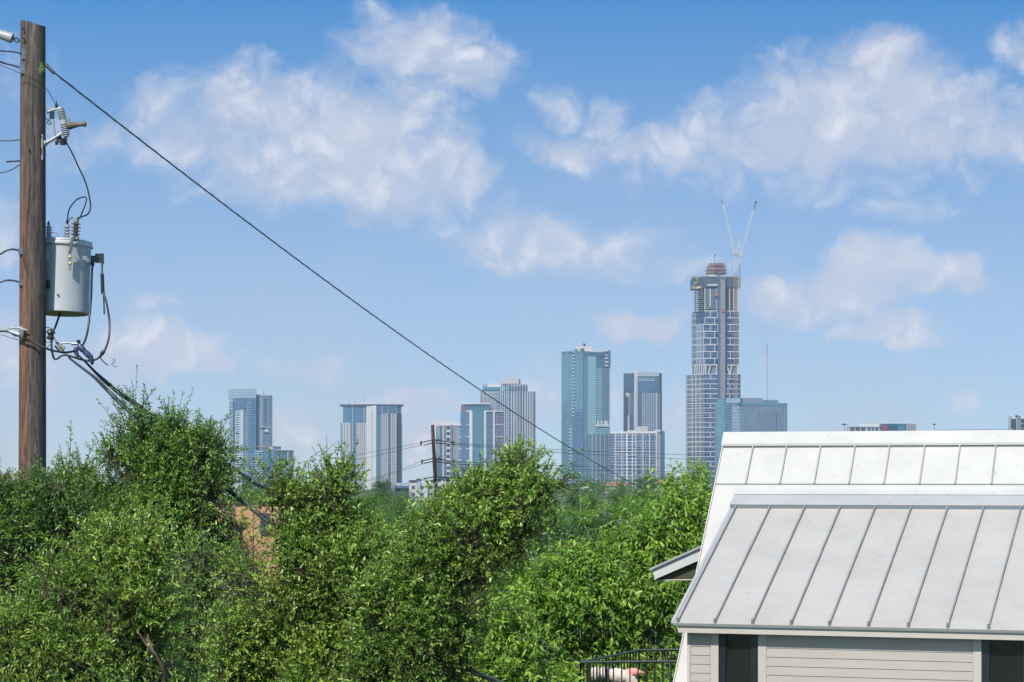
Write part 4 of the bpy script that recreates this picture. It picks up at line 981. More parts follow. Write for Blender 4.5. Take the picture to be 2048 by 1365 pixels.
def t_pair():
    r = tower(1285, TD+60, 'slim dark glass tower with a white vertical core, standing behind the white gridded block')
    D = TD+60
    body(r, [(1248, 10), (1270, 0), (1318, 5), (1323.5, 14)], 746, F_steel, D=D, depth=24)
    a = Face(1248, 10, 1270, 0, D); b = Face(1270, 0, 1318, 5, D); c = Face(1318, 5, 1323.5, 14, D)
    a.strip(r, 'curtain_wall', F_blue, 1248.5, 1268, 748, 785, .6); a.strip(r, 'concrete_panel', M_conc, 1248.8, 1259, 786, None, .5); a.strip(r, 'curtain_wall', F_steel, 1259.5, 1266, 786, 826, .6); a.strip(r, 'window_column', F_deep, 1259.5, 1266, 826, None, .7)
    b.strip(r, 'white_core', M_concw, 1268.5, 1275, 743, None, 1.6, -2)
    b.fins(r, 'core_slit', M_roofd, [1273.2], 755, None, .6, 1.68, 1.4)
    b.strip(r, 'crown_band', M_slab, 1275, 1318, 747, 753, 1.0); b.strip(r, 'curtain_wall', F_blue, 1275.5, 1310, 761, 785, .9); b.strip(r, 'crown_lip', M_fin, 1276, 1309, 760, 761.6, 1.5)
    b.strip(r, 'curtain_wall', F_deep, 1311, 1318, 755, 785, .7); b.strip(r, 'curtain_wall', F_deep, 1276, 1284, 786, None, .6); b.strip(r, 'balcony_wall', F_cond, 1286, 1316, 786, None, .7)
    b.slabs(r, 'balcony_stack', M_slab, 1287, 1312, 789, None, 3.3, .35, 1.4)
    b.fins(r, 'rib', M_fin, [1285, 1313.5], 786, None, .8, 1.6); c.strip(r, 'concrete_panel', F_slit, 1318.5, 1323.3, 748, None, .5)
    D = TD-20
    r = tower(1275, D, 'wide white gridded apartment block with dark blue windows, lower than the slim tower behind it', 'apartment block')
    body(r, [(1219.5, 6), (1254, 0), (1314, 0), (1320, 3), (1329.5, 5)], 865, F_deep, D=D, depth=26)
    a = Face(1219.5, 6, 1254, 0, D); b = Face(1254, 0, 1314, 0, D); c = Face(1320, 3, 1329.5, 5, D); d = Face(1314, 0, 1320, 3, D)
    fg = facade('dark_blue_bays', (.45, .48, .50), (.03, .06, .12), (.08, .14, .24), 6.5, 3.6, .93, .88)
    a.strip(r, 'curtain_wall', fg, 1220, 1253.5, 867, None, .4); b.strip(r, 'curtain_wall', fg, 1254, 1314, 867, None, .4)
    a.slabs(r, 'floor_band', M_concw, 1228, 1254, 870, None, 3.6*1.3, .55, 1.2); a.fins(r, 'pier', M_concw, [1232, 1244, 1253.5], 866, None, 1.0, 1.5)
    b.slabs(r, 'floor_band', M_concw, 1254, 1272, 870, None, 3.6*1.3, .8, 1.6); b.fins(r, 'pier', M_concw, [1254.5, 1265, 1271.5, 1286, 1299, 1313], 866, None, 1.3, 1.9)
    b.slabs(r, 'floor_band', M_slab, 1272, 1313, 870, None, 3.6*1.3, .5, 1.0)
    a.strip(r, 'parapet', M_concw, 1221, 1254, 863.5, 867.5, 1.6); b.strip(r, 'parapet', M_concw, 1254, 1314, 863, 867.5, 1.6)
    d.strip(r, 'concrete_panel', M_conc, 1314, 1320, 860, None, .9); c.strip(r, 'curtain_wall', F_blue, 1320.5, 1329, 862.5, None, .6)
    b.strip(r, 'penthouse', M_conc, 1272, 1296, 853, 863, -2, -14); a.strip(r, 'penthouse', M_conc, 1253, 1272, 861, 864, -2, -12); b.strip(r, 'penthouse', M_concw, 1310, 1321, 860, 864, .5, -8)
t_pair()

def lattice(mb, p0, p1, wdt, n, r, up=Vector((0, -1, 0))):
    """a trussed mast or jib between two points"""
    ax = (p1-p0).normalized(); s = ax.cross(up).normalized(); t = s.cross(ax).normalized()
    cs = [s*wdt/2 + t*wdt/2, -s*wdt/2 + t*wdt/2, -s*wdt/2 - t*wdt/2, s*wdt/2 - t*wdt/2]
    for c in cs: mb.tube([p0+c, p1+c], r, 4)
    for i in range(n):
        a = p0.lerp(p1, i/n); b = p0.lerp(p1, (i+1)/n)
        for k in range(4):
            c0, c1 = cs[k], cs[(k+1) % 4]
            if i % 2: c0, c1 = c1, c0
            mb.tube([a+c0, b+c1], r*.7, 3, cap=False)

def t_tall():
    r = tower(1428, TD, 'tallest skyscraper of the skyline, unfinished, with open floors at the top')
    D = TD
    # podium shaft, middle waist, upper shaft
    body(r, [(1375, 30), (1409, 0), (1481, 6)], 748, F_wl, 'lower_shaft', depth=34)
    a = Face(1375, 30, 1409, 0); b = Face(1409, 0, 1481, 6)
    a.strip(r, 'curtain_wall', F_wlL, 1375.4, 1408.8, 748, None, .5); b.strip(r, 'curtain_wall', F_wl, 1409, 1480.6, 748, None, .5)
    for k in range(22):
        y = 748 + k*9.7
        th = .95
        q_ = MB(); a.box(q_, a.u(1375.2), a.u(1409), Zp(y)-th, Zp(y), 0, 1.0); b.box(q_, b.u(1409), b.u(1480.8), Zp(y)-th, Zp(y), 0, 1.0); q_.build('floor_band', M_concw, r)
    q_ = MB()
    for k in range(22):
        y = 748 + k*9.7
        for x in ((1416+4*0, 1420) if 0 else ((1420.5,), ())[k % 2]):
            u = b.u(x-.8); b.box(q_, u, b.u(x+.8), Zp(y+9.7), Zp(y)-1.5, .45, .95)
        for x in ((1456,) if k % 2 else (1459, 1472)):
            b.box(q_, b.u(x-.6), b.u(x+.6), Zp(y+9.7), Zp(y)-1.5, .45, .95)
        for x in (1385, 1393, 1401): a.box(q_, a.u(x-.45), a.u(x+.45), Zp(y+9.7), Zp(y)-1.5, .45, .9)
    q_.build('pier_pattern', M_fin, r)
    b.strip(r, 'mechanical_band', F_deep, 1409.3, 1432, 751, 757.5, .8); b.strip(r, 'mechanical_band', F_deep, 1450, 1480.3, 751, 757.5, .8)
    # waist with slanted columns
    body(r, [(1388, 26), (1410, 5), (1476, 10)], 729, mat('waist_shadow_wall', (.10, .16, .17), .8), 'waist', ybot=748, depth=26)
    wf = Face(1388, 24, 1410, 3); wb = Face(1410, 3, 1476, 8)
    q_ = MB()
    def slant(f, x0, x1, y0=729, y1=748, t=1.1):
        P = lambda x, z, o: f.P(f.u(x), o, z)
        z0, z1 = Zp(y1), Zp(y0)
        q_.hexa([P(x0-t, z0, .8), P(x0+t, z0, .8), P(x0+t, z0, 0), P(x0-t, z0, 0), P(x1-t, z1, .8), P(x1+t, z1, .8), P(x1+t, z1, 0), P(x1-t, z1, 0)])
    for x in (1390, 1394.5, 1399, 1403.5, 1408): slant(wf, x, x+1.2, t=.8)
    for x0, x1 in ((1411, 1412), (1417.5, 1421), (1433, 1433), (1458.5, 1453), (1460, 1464), (1475, 1474)): slant(wb, x0, x1)
    q_.build('slanted_column', M_concw, r)
    body(r, [(1386, 30), (1409, 4), (1477.5, 9)], 621, F_wl, 'upper_shaft', ybot=730, depth=30)
    e = Face(1386, 30, 1409, 4); g = Face(1409, 4, 1477.5, 9)
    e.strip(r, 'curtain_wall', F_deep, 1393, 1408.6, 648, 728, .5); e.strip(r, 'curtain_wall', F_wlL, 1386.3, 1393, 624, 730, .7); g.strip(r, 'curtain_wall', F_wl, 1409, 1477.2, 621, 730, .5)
    for k in range(9):
        y = 621 + k*13.55
        q_ = MB(); g.box(q_, g.u(1409), g.u(1435), Zp(y)-1.3, Zp(y), 0, 1.1); g.box(q_, g.u(1449), g.u(1477.6), Zp(y)-1.3, Zp(y), 0, 1.1)
        e.box(q_, e.u(1386), e.u(1393), Zp(y)-.9, Zp(y), 0, 1.1)
        if k > 1: e.box(q_, e.u(1393), e.u(1409), Zp(y)-1.0, Zp(y), 0, .9)
        q_.build('floor_band', M_concw, r)
    q_ = MB()
    for k in range(8):
        y = 621 + k*13.55; x = 1420.5 if k % 2 == 0 else 1429
        for xx in (x, 1434.8 if k % 2 == 0 else 1409.6, 1460.5 if k % 2 == 0 else 1449.6): g.box(q_, g.u(xx-.7), g.u(xx+.7), Zp(y+13.55), Zp(y)-1.3, .45, 1.05)
        if k > 1:
            for x in (1395, 1399, 1403, 1407.5): e.box(q_, e.u(x-.7), e.u(x+.7), Zp(y+13.55), Zp(y)-1, .45, .9)
    q_.build('pier_pattern', M_fin, r)
    # open concrete floors under construction
    Mc = mat('raw_dark_concrete', (.16, .17, .18), .9, var=.15, vscale=.2)
    body(r, [(1400, 14), (1413, 8), (1470, 14)], 552, mat('dark_netting', (.055, .085, .105), .8, var=.35, vscale=.08), 'construction_core', ybot=622, depth=16)
    for k in range(12):
        y = 574 + k*4.3
        q_ = MB(); e.box(q_, e.u(1387.5), e.u(1409), Zp(y)-.7, Zp(y), -26, 1.0 + (.8 if k % 2 else 0)); g.box(q_, g.u(1409), g.u(1476.5), Zp(y)-.7, Zp(y), -26, 1.0)
        q_.build('open_floor', Mc, r)
    for x in (1390, 1397, 1403): e.fins(r, 'concrete_column', Mc, [x], 560, 650, 1.0, 0, -1)
    for x in (1409.5, 1436.5, 1449, 1459, 1467, 1476): g.fins(r, 'concrete_column', mat('grey_column', (.36, .39, .41), .8), [x], 556, 622, 1.0, 1.2, 0)
    g.strip(r, 'white_stripe', M_concw, 1419, 1421, 577, 614, 1.5, 0)
    g.strip(r, 'safety_netting', mat('blue_grey_netting', (.05, .09, .12), .85, var=.4, vscale=.1), 1409.8, 1437, 576, 618, .8, 0)
    # formwork platforms round the top floors
    Mf = mat('olive_formwork', (.20, .21, .13), .85, var=.5, vscale=.15)
    ff = mat('dark_blue_formwork', (.035, .065, .095), .7, var=.35, vscale=.1)
    body(r, [(1384, 34), (1409, 1), (1480, 7)], 552.5, ff, 'formwork_screen', ybot=574, depth=34)
    h = Face(1384, 34, 1409, 1); k_ = Face(1409, 1, 1480, 7)
    q_ = MB(); rnd = random.Random(8)
    for i in range(60):
        x = rnd.uniform(1383, 1409); y = rnd.uniform(549, 575); h.box(q_, h.u(x), h.u(x+rnd.uniform(1, 4)), Zp(y+rnd.uniform(1, 5)), Zp(y), .1, rnd.uniform(1, 2.5)) if x < 1397 else None
    h.box(q_, h.u(1383), h.u(1397), Zp(575), Zp(572), 0, 3); q_.build('work_platform', Mf, r)
    q_ = MB()
    for i in range(26):
        x = 1386 + i*3.7; f_ = h if x < 1408 else k_
        f_.box(q_, f_.u(x-.25), f_.u(x+.25), Zp(556), Zp(549+rnd.uniform(-2, 2.5)), .2, .5)
    k_.box(q_, k_.u(1409), k_.u(1480), Zp(554), Zp(552), 0, 1.2); k_.box(q_, k_.u(1476), k_.u(1480.5), Zp(575), Zp(551), .1, 1.6); q_.build('guard_post', mat('grey_olive_rail', (.26, .28, .24), .8), r)
    h.strip(r, 'yellow_tarp', mat('yellow_tarp', (.45, .42, .20), .8), 1394, 1402, 572, 576, 3, 0)
    # core above: brown formwork tiers
    mf = mat('maroon_formwork', (.17, .10, .10), .85, var=.3, vscale=.3)
    cc = [(1418, 16), (1430, 8), (1450, 11)]
    body(r, [(1416, 17), (1430, 9), (1448, 12)], 545, M_conc, 'core_wall', ybot=554, depth=14)
    body(r, [(1416, 16), (1430, 8), (1451, 11)], 530, mf, 'core_formwork', ybot=546, depth=16)
    body(r, [(1419, 15), (1430, 9), (1449, 11)], 525, mf, 'core_formwork', ybot=530, depth=14)
    for y, e0, e1 in ((529.5, 1415.5, 1452), (538, 1413.5, 1454), (543.5, 1413, 1454.5)):
        body(r, [(e0, 17), (1430, 6), (e1, 11)], y, mf, 'platform_tier', ybot=y+1.4, depth=18)
    g.fins(r, 'rooftop_mast', M_roofd, [1431], 512, 525, .5, -8, -8.5); g.strip(r, 'mast_lamp', M_roofd, 1430.5, 1433, 508, 511, -8, -9.5)
    # hoist tower running up the facade
    hz = Face(1441, 1, 1448.5, 1.6)
    q_ = MB()
    for x in (1441.2, 1448.6): hz.box(q_, hz.u(x-.4), hz.u(x+.4), Zp(800), Zp(553), .5, 3.4)
    y = 560
    while y < 800: hz.box(q_, hz.u(1441), hz.u(1449), Zp(y)-.9, Zp(y), .5, 3.2); hz.box(q_, hz.u(1444.6), hz.u(1445.2), Zp(y)-.9, Zp(y)+3, .5, 3.2); y += 4.1
    hz.box(q_, hz.u(1441.5), hz.u(1448.2), Zp(800), Zp(560), .5, 2.6)
    q_.build('hoist_mast', mat('hoist_grey', (.23, .235, .25), .7, var=.3, vscale=.4), r)
    hz.strip(r, 'hoist_shaft', F_deep, 1435.5, 1441, 553, 800, .6); hz.strip(r, 'hoist_shaft', F_deep, 1449, 1452, 553, 800, .6)
    red = mat('red_hoist_cage', (.42, .07, .07), .6)
    g.strip(r, 'hoist_cage', red, 1429, 1437.5, 586, 593, 4.5, 1.2); hz.strip(r, 'hoist_cage', red, 1441.5, 1447, 620, 624.5, 4.5, 3)
    g.fins(r, 'hoist_rail', M_fin, [1433], 556, 622, .7, 2.0)
    # lettering on the hoarding
    c = bpy.data.curves.new('facade_lettering', 'FONT'); c.body = 'waterline'; c.size = 5.2*PXM; c.extrude = .15; c.align_x = 'CENTER'; c.space_character = 1.05
    o = bpy.data.objects.new('facade_lettering_curve', c); COL.objects.link(o)
    dg = bpy.context.evaluated_depsgraph_get(); me = bpy.data.meshes.new_from_object(o.evaluated_get(dg)); bpy.data.objects.remove(o)
    t = bpy.data.objects.new('facade_lettering', me); me.materials.clear(); me.materials.append(mat('white_lettering', (.85, .85, .85), .6)); COL.objects.link(t)
    sc_ = (22*PXM)/max(1e-3, t.dimensions.x)
    t.matrix_world = Matrix.Translation(k_.P(k_.u(1425.5), 1.5, Zp(572))) @ Matrix.Rotation(math.atan2(k_.d.y, k_.d.x), 4, 'Z') @ Matrix.Rotation(R(90), 4, 'X') @ Matrix.Diagonal((sc_, 1.25*sc_, sc_, 1))
    mw = t.matrix_world.copy(); t.parent = r; t.matrix_parent_inverse = Matrix.Translation(-r.location); t.matrix_basis = mw

    # tower crane tied to the front
    cr = empty('tower_crane', k_.P(k_.u(1472), 6, Zp(800)), 'orange and white tower crane with a steep jib climbing the tallest tower', 'crane')
    Mo = mat('orange_crane_steel', (.26, .14, .085), .6); Mw = mat('white_crane_steel', (.44, .44, .43), .6)
    def cp(x, y, dd=-12): return at(x, y, D+dd)
    m = MB(); lattice(m, cp(1470.8, 800), cp(1471.6, 545), 3.2, 60, .26); m.build('mast', Mo, cr)
    m = MB(); lattice(m, cp(1471.6, 545), cp(1472, 514), 3.2, 10, .42); m.build('mast_head', Mw, cr)
    m = MB(); m.box(cp(1474, 510.5), (9.5, 4, 1.6)); m.box(cp(1478, 508.5), (3.2, 3, 3)); m.box(cp(1470, 507.5), (2.6, 3, 3.2)); m.build('machinery_deck', mat('crane_deck_grey', (.30, .27, .24), .7), cr)
    m = MB(); lattice(m, cp(1469.5, 508), cp(1446, 406), 1.5, 40, .27); m.build('jib', Mw, cr)
    m = MB(); m.tube([cp(1446, 406), cp(1442.5, 392)], .22, 4); m.box(cp(1443, 404), (1.8, 1.6, 2)); m.box(cp(1448, 407.5), (1.6, 1.6, 1.8)); m.build('jib_tip', M_roofd, cr)
    m = MB(); lattice(m, cp(1473, 509), cp(1479, 486), 1.4, 8, .25); m.box(cp(1478.5, 485.5), (2.4, 1.4, 1.6)); m.build('a_frame', Mw, cr)
    cr2 = empty('tower_crane', cp(1480, 520, 2), 'pale luffing crane boom leaning right above the tallest tower, its tip dark', 'crane')
    m = MB(); lattice(m, cp(1480, 516, 4), cp(1507.5, 420, 4), 1.5, 38, .27); m.build('jib', Mw, cr2)
    m = MB(); m.tube([cp(1507.5, 420, 4), cp(1511, 407, 4)], .7, 6); m.box(cp(1511.3, 405.3, 4), (2.8, 2, 2.8)); m.build('jib_tip', M_roofd, cr2)
    m = MB(); m.tube([cp(1479, 486, 4), cp(1507, 418, 4)], .16, 4); m.tube([cp(1480, 514, 4), cp(1479, 486, 4)], .2, 4); m.box(cp(1480.5, 512, 4), (5, 3, 1.5)); m.build('pendant_line', Mw, cr2)
    m = MB(); m.tube([cp(1479, 560, 4), cp(1480, 512, 4)], .8, 6); m.build('mast', Mw, cr2)
    t2 = MB(); t2.tube([cp(1450, 525.3, 4), cp(1471, 525.3, 4)], .25, 4); t2.tube([cp(1460, 526, 4), cp(1460, 534, 4)], .2, 4); t2.box(cp(1460, 533, 4), (2.4, 1.5, 2)); t2.build('tie_beam', Mw, cr)
t_tall()

def t_office():
    D = TD-420
    r = tower(1505, D, 'broad grey teal glass office block in front of the tallest tower, above the roof ridge', 'office block')
    body(r, [(1434, 10), (1451, 3), (1464, 0), (1574.5, 12)], 806, F_stripe, D=D, depth=34)
    a = Face(1434, 10, 1451, 3, D); b = Face(1451, 3, 1464, 0, D); c = Face(1464, 0, 1574.5, 12, D)
    a.strip(r, 'curtain_wall', F_tealp, 1434, 1450, 797, None, .5, -8); b.strip(r, 'dark_strip', F_deep, 1450.5, 1463, 806, None, .4); c.strip(r, 'curtain_wall', F_pale, 1464, 1479, 806, None, .7); c.strip(r, 'curtain_wall', F_stripe, 1479, 1574, 812, None, .5)
    c.strip(r, 'parapet', F_tealp, 1464, 1574.5, 806, 812, .9, -1)
    b.strip(r, 'upper_block', F_pale, 1451, 1480, 797, 807, -1, -16); c.strip(r, 'mechanical_screen', mat('slate_screen', (.13, .16, .22), .7), 1480, 1527, 796, 807, -4, -22); c.strip(r, 'upper_block', F_tealp, 1527, 1559, 799.5, 807, -5, -20)
    c.fins(r, 'mullion', F_deep, [1560, 1553, 1546, 1538, 1530, 1522, 1514, 1506, 1498, 1490], 824, None, .8, .6)
    o = empty('radio_mast', at(1534, 800, D+40), 'thin guyed radio mast standing behind the grey teal office block', 'mast')
    m = MB(); p0 = Vector(((1534-CX)/F*(D+45), D+45, GZ)); lattice(m, p0, at(1534, 698, D+45), 1.2, 60, .3); m.build('mast_shaft', mat('mast_grey', (.35, .33, .34), .6), o)
    m = MB(); m.tube([at(1534, 700, D+45), at(1534, 686, D+45)], .35, 5); m.box(at(1534, 707, D+45), (1.8, 1.2, 1.4)); m.build('antenna', M_roofd, o)
t_office()

def t_low():
    D = 1500.0
    r = tower(1733, D, 'low white apartment building with dark window bays, just above the roof ridge', 'building', 'low_building')
    f = Face(1699, 0, 1766, 4, D); k = D/F
    body(r, [(1699, 0), (1766, 4)], 853, M_concw, D=D, depth=14)
    for i, (x0, x1) in enumerate(((1700, 1709), (1711, 1720), (1722, 1731), (1735, 1741), (1743, 1748), (1750, 1757))):
        f.strip(r, 'window_bay', facade('bay_small', (.3, .33, .35), (.02, .04, .08), (.07, .10, .15), .9, 1.1, .85, .85, rough=.2), x0, x1, 855, 868, .1, -.1)
    f.strip(r, 'penthouse', M_concw, 1722, 1765, 848, 853, -3, -8); f.strip(r, 'penthouse', M_conc, 1745, 1764, 845, 849, -4, -8); f.strip(r, 'parapet', M_slab, 1698, 1760, 853, 855, .3, -.2)
    r = tower(1800, D-60, 'low dark blue glass building with a red letter sign above the roof ridge', 'office building', 'low_building')
    D2 = D-60; k = D2/F
    body(r, [(1765, 2), (1810, 0), (1832, 6)], 848, F_deep, D=D2, depth=12)
    f = Face(1765, 2, 1810, 0, D2); g = Face(1810, 0, 1832, 6, D2)
    fd = facade('dark_teal_small', (.04, .10, .14), (.02, .06, .11), (.04, .10, .15), 1.2, 1.3, .95, .9, metal=.3)
    f.strip(r, 'curtain_wall', fd, 1765, 1796, 848, 862, .2); f.strip(r, 'curtain_wall', F_teal, 1796, 1810, 848, 862, .2); g.strip(r, 'grey_panel', M_conc, 1812, 1832, 848, 862, .2)
    f.strip(r, 'lower_storeys', fd, 1765, 1856, 862, 890, .3, -8)
    f.fins(r, 'window_line', M_slab, [1796, 1807, 1814, 1822, 1830], 863, 869, .5, .4)
    M_red = mat('red_sign', (.65, .02, .06), .5)
    m = MB()
    for (x0, y0, x1, y1, t) in ((1767.5, 860, 1767.9, 851, .9), (1767.9, 852, 1770.3, 858, .8), (1770.3, 858, 1772.6, 852, .8), (1772.6, 851.5, 1773.4, 860, .9)):
        P = lambda x, y: f.P(f.u(x), .35, Zp(y, D2))
        m.tube([P(x0, y0), P(x1, y1)], t*k*.9, 5)
    m.build('letter_sign', M_red, r)
    r = tower(2040, D+200, 'white and dark banded building cut by the right edge of the photo', 'building', 'low_building')
    D3 = D+200
    body(r, [(2024, 0), (2060, 2)], 833, M_concw, D=D3, depth=14); f = Face(2024, 0, 2060, 2, D3)
    f.strip(r, 'window_panel', fd, 2022, 2032, 838, 857, .5); f.strip(r, 'window_panel', M_roofd, 2026, 2032, 858, 868, .4); f.strip(r, 'slate_column', mat('slate_column', (.13, .17, .19), .7), 2034, 2040.5, 832, 880, .6)
    for y in (838, 848, 858): f.strip(r, 'window_panel', M_roofd, 2042, 2048, y, y+7.5, .5)
    f.strip(r, 'roof_block', M_roofd, 2031, 2036, 831, 835, .3)
    # small antennas behind the ridge
    for (x, y0, y1, s_, lab) in ((1689, 848, 876, 6.5, 'thin antenna post with a wide dark crossbar left of the low white building'), (1869, 848, 876, 4, 'thin aerial post with a short crossbar right of the dark blue building')):
        Da = 420; o = empty('aerial', at(x, y1, Da), lab, 'antenna')
        m = MB(); m.tube([Vector((at(x, 0, Da).x, Da, -10)), at(x, y0, Da)], .05, 5); m.build('post', M_galv, o)
        m = MB(); m.tube([at(x-s_, y0+.8, Da), at(x+s_, y0+1.2, Da)], .04, 4); m.tube([at(x-s_, y0+2.3, Da), at(x+s_*.5, y0+.4, Da)], .03, 4); m.box(at(x, y0+1, Da), (.3 if s_ < 5 else .7, .2, .2)); m.build('crossbar', M_dkm, o)
t_low()

# ------------------------------------------------------------------ low roofs and walls among the trees
M_osb = mat('osb_sheathing', (.36, .21, .105), .85, var=.14, vscale=14, bump=.1)
M_shing = mat('brown_shingles', (.17, .13, .105), .9, var=.15, vscale=3)
M_terr = mat('terracotta_roof', (.36, .16, .11), .85, var=.15, vscale=.8)
def simple_house(name, x0, x1, yr, ye, D, wallm, roofm, label, cat='house', depth=9, yb=None, windows=(), hip=True, wm=None, gable_front=False):
    r = empty(name, Vector((at((x0+x1)/2, HY, D).x, D+depth/2, ground_z(D))), label, cat)
    X0, X1 = at(x0, 0, D).x, at(x1, 0, D).x; ze, zr = EYE-(ye-HY)/F*D, EYE-(yr-HY)/F*(D+depth/2); gz = ground_z(D)-1
    m = MB(); m.prism([(X0, D), (X1, D), (X1, D+depth), (X0, D+depth)], gz, ze); m.build('wall', wallm, r)
    o = .4; ins = min((X1-X0)*.25, depth/2) if hip else 0
    m = MB()
    m.add([(X0-o, D-o, ze), (X1+o, D-o, ze), (X1+o, D+depth+o, ze), (X0-o, D+depth+o, ze), (X0+ins, D+depth/2, zr), (X1-ins, D+depth/2, zr)],
          [(3,2,1,0), (0,1,5,4), (1,2,5), (2,3,4,5), (3,0,4)]); m.build('roof', roofm, r)
    for (a, b, y0, y1) in windows:
        q_ = MB(); xa, xb = at(a, 0, D).x, at(b, 0, D).x; z0, z1 = EYE-(y1-HY)/F*D, EYE-(y0-HY)/F*D
        q_.prism([(xa, D-.04), (xb, D-.04), (xb, D+.1), (xa, D+.1)], z0, z1); q_.build('window', wm or M_roofd, r)
    return r
# unfinished plywood houses behind the left trees
def osb():
    r = empty('unfinished_house', Vector((at(470, 0, 62).x, 66, ground_z(64))), 'unfinished house sheathed in orange plywood board behind the left trees', 'house')
    D = 62
    def wallbox(x0, x1, y0, dd, dep, nm='wall', gable=None):
        X0, X1 = at(x0, 0, D).x, at(x1, 0, D).x; z = EYE-(y0-HY)/F*(D+dd); gz = ground_z(D)-1
        m = MB(); y = D+dd
        if gable:
            xm = at(gable[0], 0, D).x; zm = EYE-(gable[1]-HY)/F*(D+dd)
            m.add([(X0,y,gz),(X1,y,gz),(X1,y,z),(xm,y,zm),(X0,y,z),(X0,y+dep,gz),(X1,y+dep,gz),(X1,y+dep,z),(xm,y+dep,zm),(X0,y+dep,z)],
                  [(0,1,2,3,4),(9,8,7,6,5),(1,0,5,6),(1,6,7,2),(2,7,8,3),(3,8,9,4),(4,9,5,0)])
        else: m.prism([(X0,y),(X1,y),(X1,y+dep),(X0,y+dep)], gz, z)
        m.build(nm, M_osb, r)
    wallbox(392, 450, 1044, 0, 5, gable=(424, 1012)); wallbox(450, 540, 1015, 2.5, 6); wallbox(300, 398, 1010, 3, 6)
    for (a, b, y0, y1, dd) in ((417, 437, 1047, 1062, 0), (458, 470, 1048, 1062, 2.5), (500, 520, 1030, 1075, 2.5), (330, 350, 1030, 1050, 3)):
        q_ = MB(); xa, xb = at(a, 0, D).x, at(b, 0, D).x; q_.prism([(xa, D+dd-.03), (xb, D+dd-.03), (xb, D+dd+.1), (xa, D+dd+.1)], EYE-(y1-HY)/F*D, EYE-(y0-HY)/F*D); q_.build('window_opening', M_roofd, r)
    r = empty('unfinished_house', Vector((at(150, 0, 66).x, 70, ground_z(66))), 'second plywood sheathed house, just right of the timber pole behind leaves', 'house')
    D = 66
    wallbox(82, 215, 1004, 0, 7)
    q_ = MB(); xa, xb = at(120, 0, D).x, at(140, 0, D).x; q_.prism([(xa, D-.03), (xb, D-.03), (xb, D+.1), (xa, D+.1)], EYE-(1060-HY)/F*D, EYE-(1030-HY)/F*D); q_.build('window_opening', M_roofd, r)
osb()
simple_house('bungalow', -80, 52, 947, 967, 120, M_trim, M_shing, 'house with a grey brown shingle roof at the far left behind the timber pole', depth=9)
simple_house('bungalow', 90, 190, 972, 990, 95, mat('beige_wall', (.5, .45, .38), .8), M_shing, 'house with a beige wall just right of the pole above the leaves', depth=8)
simple_house('bungalow', 60, 190, 1060, 1085, 48, mat('slate_blue_siding', (.17, .20, .25), .7, var=.1, vscale=2), mat('grey_roofing', (.25, .27, .30), .8), 'slate blue sided house glimpsed through the left tree crowns', depth=7)
simple_house('terracotta_house', 1208, 1262, 964, 972, 620, M_trim, M_terr, 'house with a dull red tile roof below the teal tower', depth=14)
simple_house('terracotta_house', 1308, 1364, 961, 969, 560, M_trim, M_terr, 'house with an orange tile roof near the tall tower base', depth=14)
def flats():
    D = 1150
    r = empty('apartment_block', Vector((at(862, 0, D).x, D+6, -10)), 'long low white and grey apartment block behind the dark steel pole', 'apartment block')
    f = Face(818, 0, 912, 2, D)
    fw = facade('flats_white', (.46, .46, .46), (.05, .07, .10), (.15, .17, .2), 4.2, 3.4, .4, .5); fgk = facade('flats_grey', (.33, .35, .38), (.05, .07, .10), (.15, .17, .2), 4.2, 3.4, .45, .5)
    body(r, [(818, 0), (912, 2)], 966, fw, D=D, depth=12)
    f.strip(r, 'wing', fgk, 833, 842, 959, None, 1.5); f.strip(r, 'wing', fw, 818, 833, 962, None, 1.2); f.strip(r, 'wing', fw, 842, 856, 966, None, 1.0); f.strip(r, 'wing', fgk, 862, 872, 963, None, 1.4); f.strip(r, 'wing', fw, 875, 912, 955, None, .8, -10)
    for x0, x1, y in ((817, 834, 961.5), (832, 848, 958.5), (861, 873, 962.5), (874, 913, 954.5)): f.strip(r, 'roof_edge', M_roofd, x0, x1, y-.6, y+.5, 2)
    r = empty('commercial_building', Vector((at(1352, 0, 1300).x, 1306, -10)), 'low cream flat roofed building between the gridded block and the bright tree', 'building')
    D = 1300; f = Face(1338, 0, 1376, 3, D)
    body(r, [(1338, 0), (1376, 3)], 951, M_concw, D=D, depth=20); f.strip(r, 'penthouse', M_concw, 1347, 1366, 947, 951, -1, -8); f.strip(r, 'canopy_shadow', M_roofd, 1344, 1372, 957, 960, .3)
    r = empty('commercial_building', Vector((at(800, 0, 1250).x, 1256, -10)), 'low building with a dark blue roof at the foot of the concrete hotel tower', 'building')
    D = 1250; f = Face(790, 0, 822, 3, D)
    body(r, [(790, 0), (822, 3)], 975, M_roofd, D=D, depth=20); f.strip(r, 'blue_roof', mat('blue_roof', (.08, .11, .2), .7), 790, 824, 972, 977, 1); f.strip(r, 'white_block', M_concw, 803, 818, 966.5, 974, -2, -10)
    r = empty('white_building', Vector((at(465, 0, 900).x, 906, -10)), 'pale low building just above the leaves below the leftmost glass tower', 'building')
    D = 900; body(r, [(448, 0), (484, 3)], 955, M_concw, D=D, depth=14); Face(448, 0, 484, 3, D).strip(r, 'window_band', M_roofd, 450, 480, 961, 965, .2)
flats()

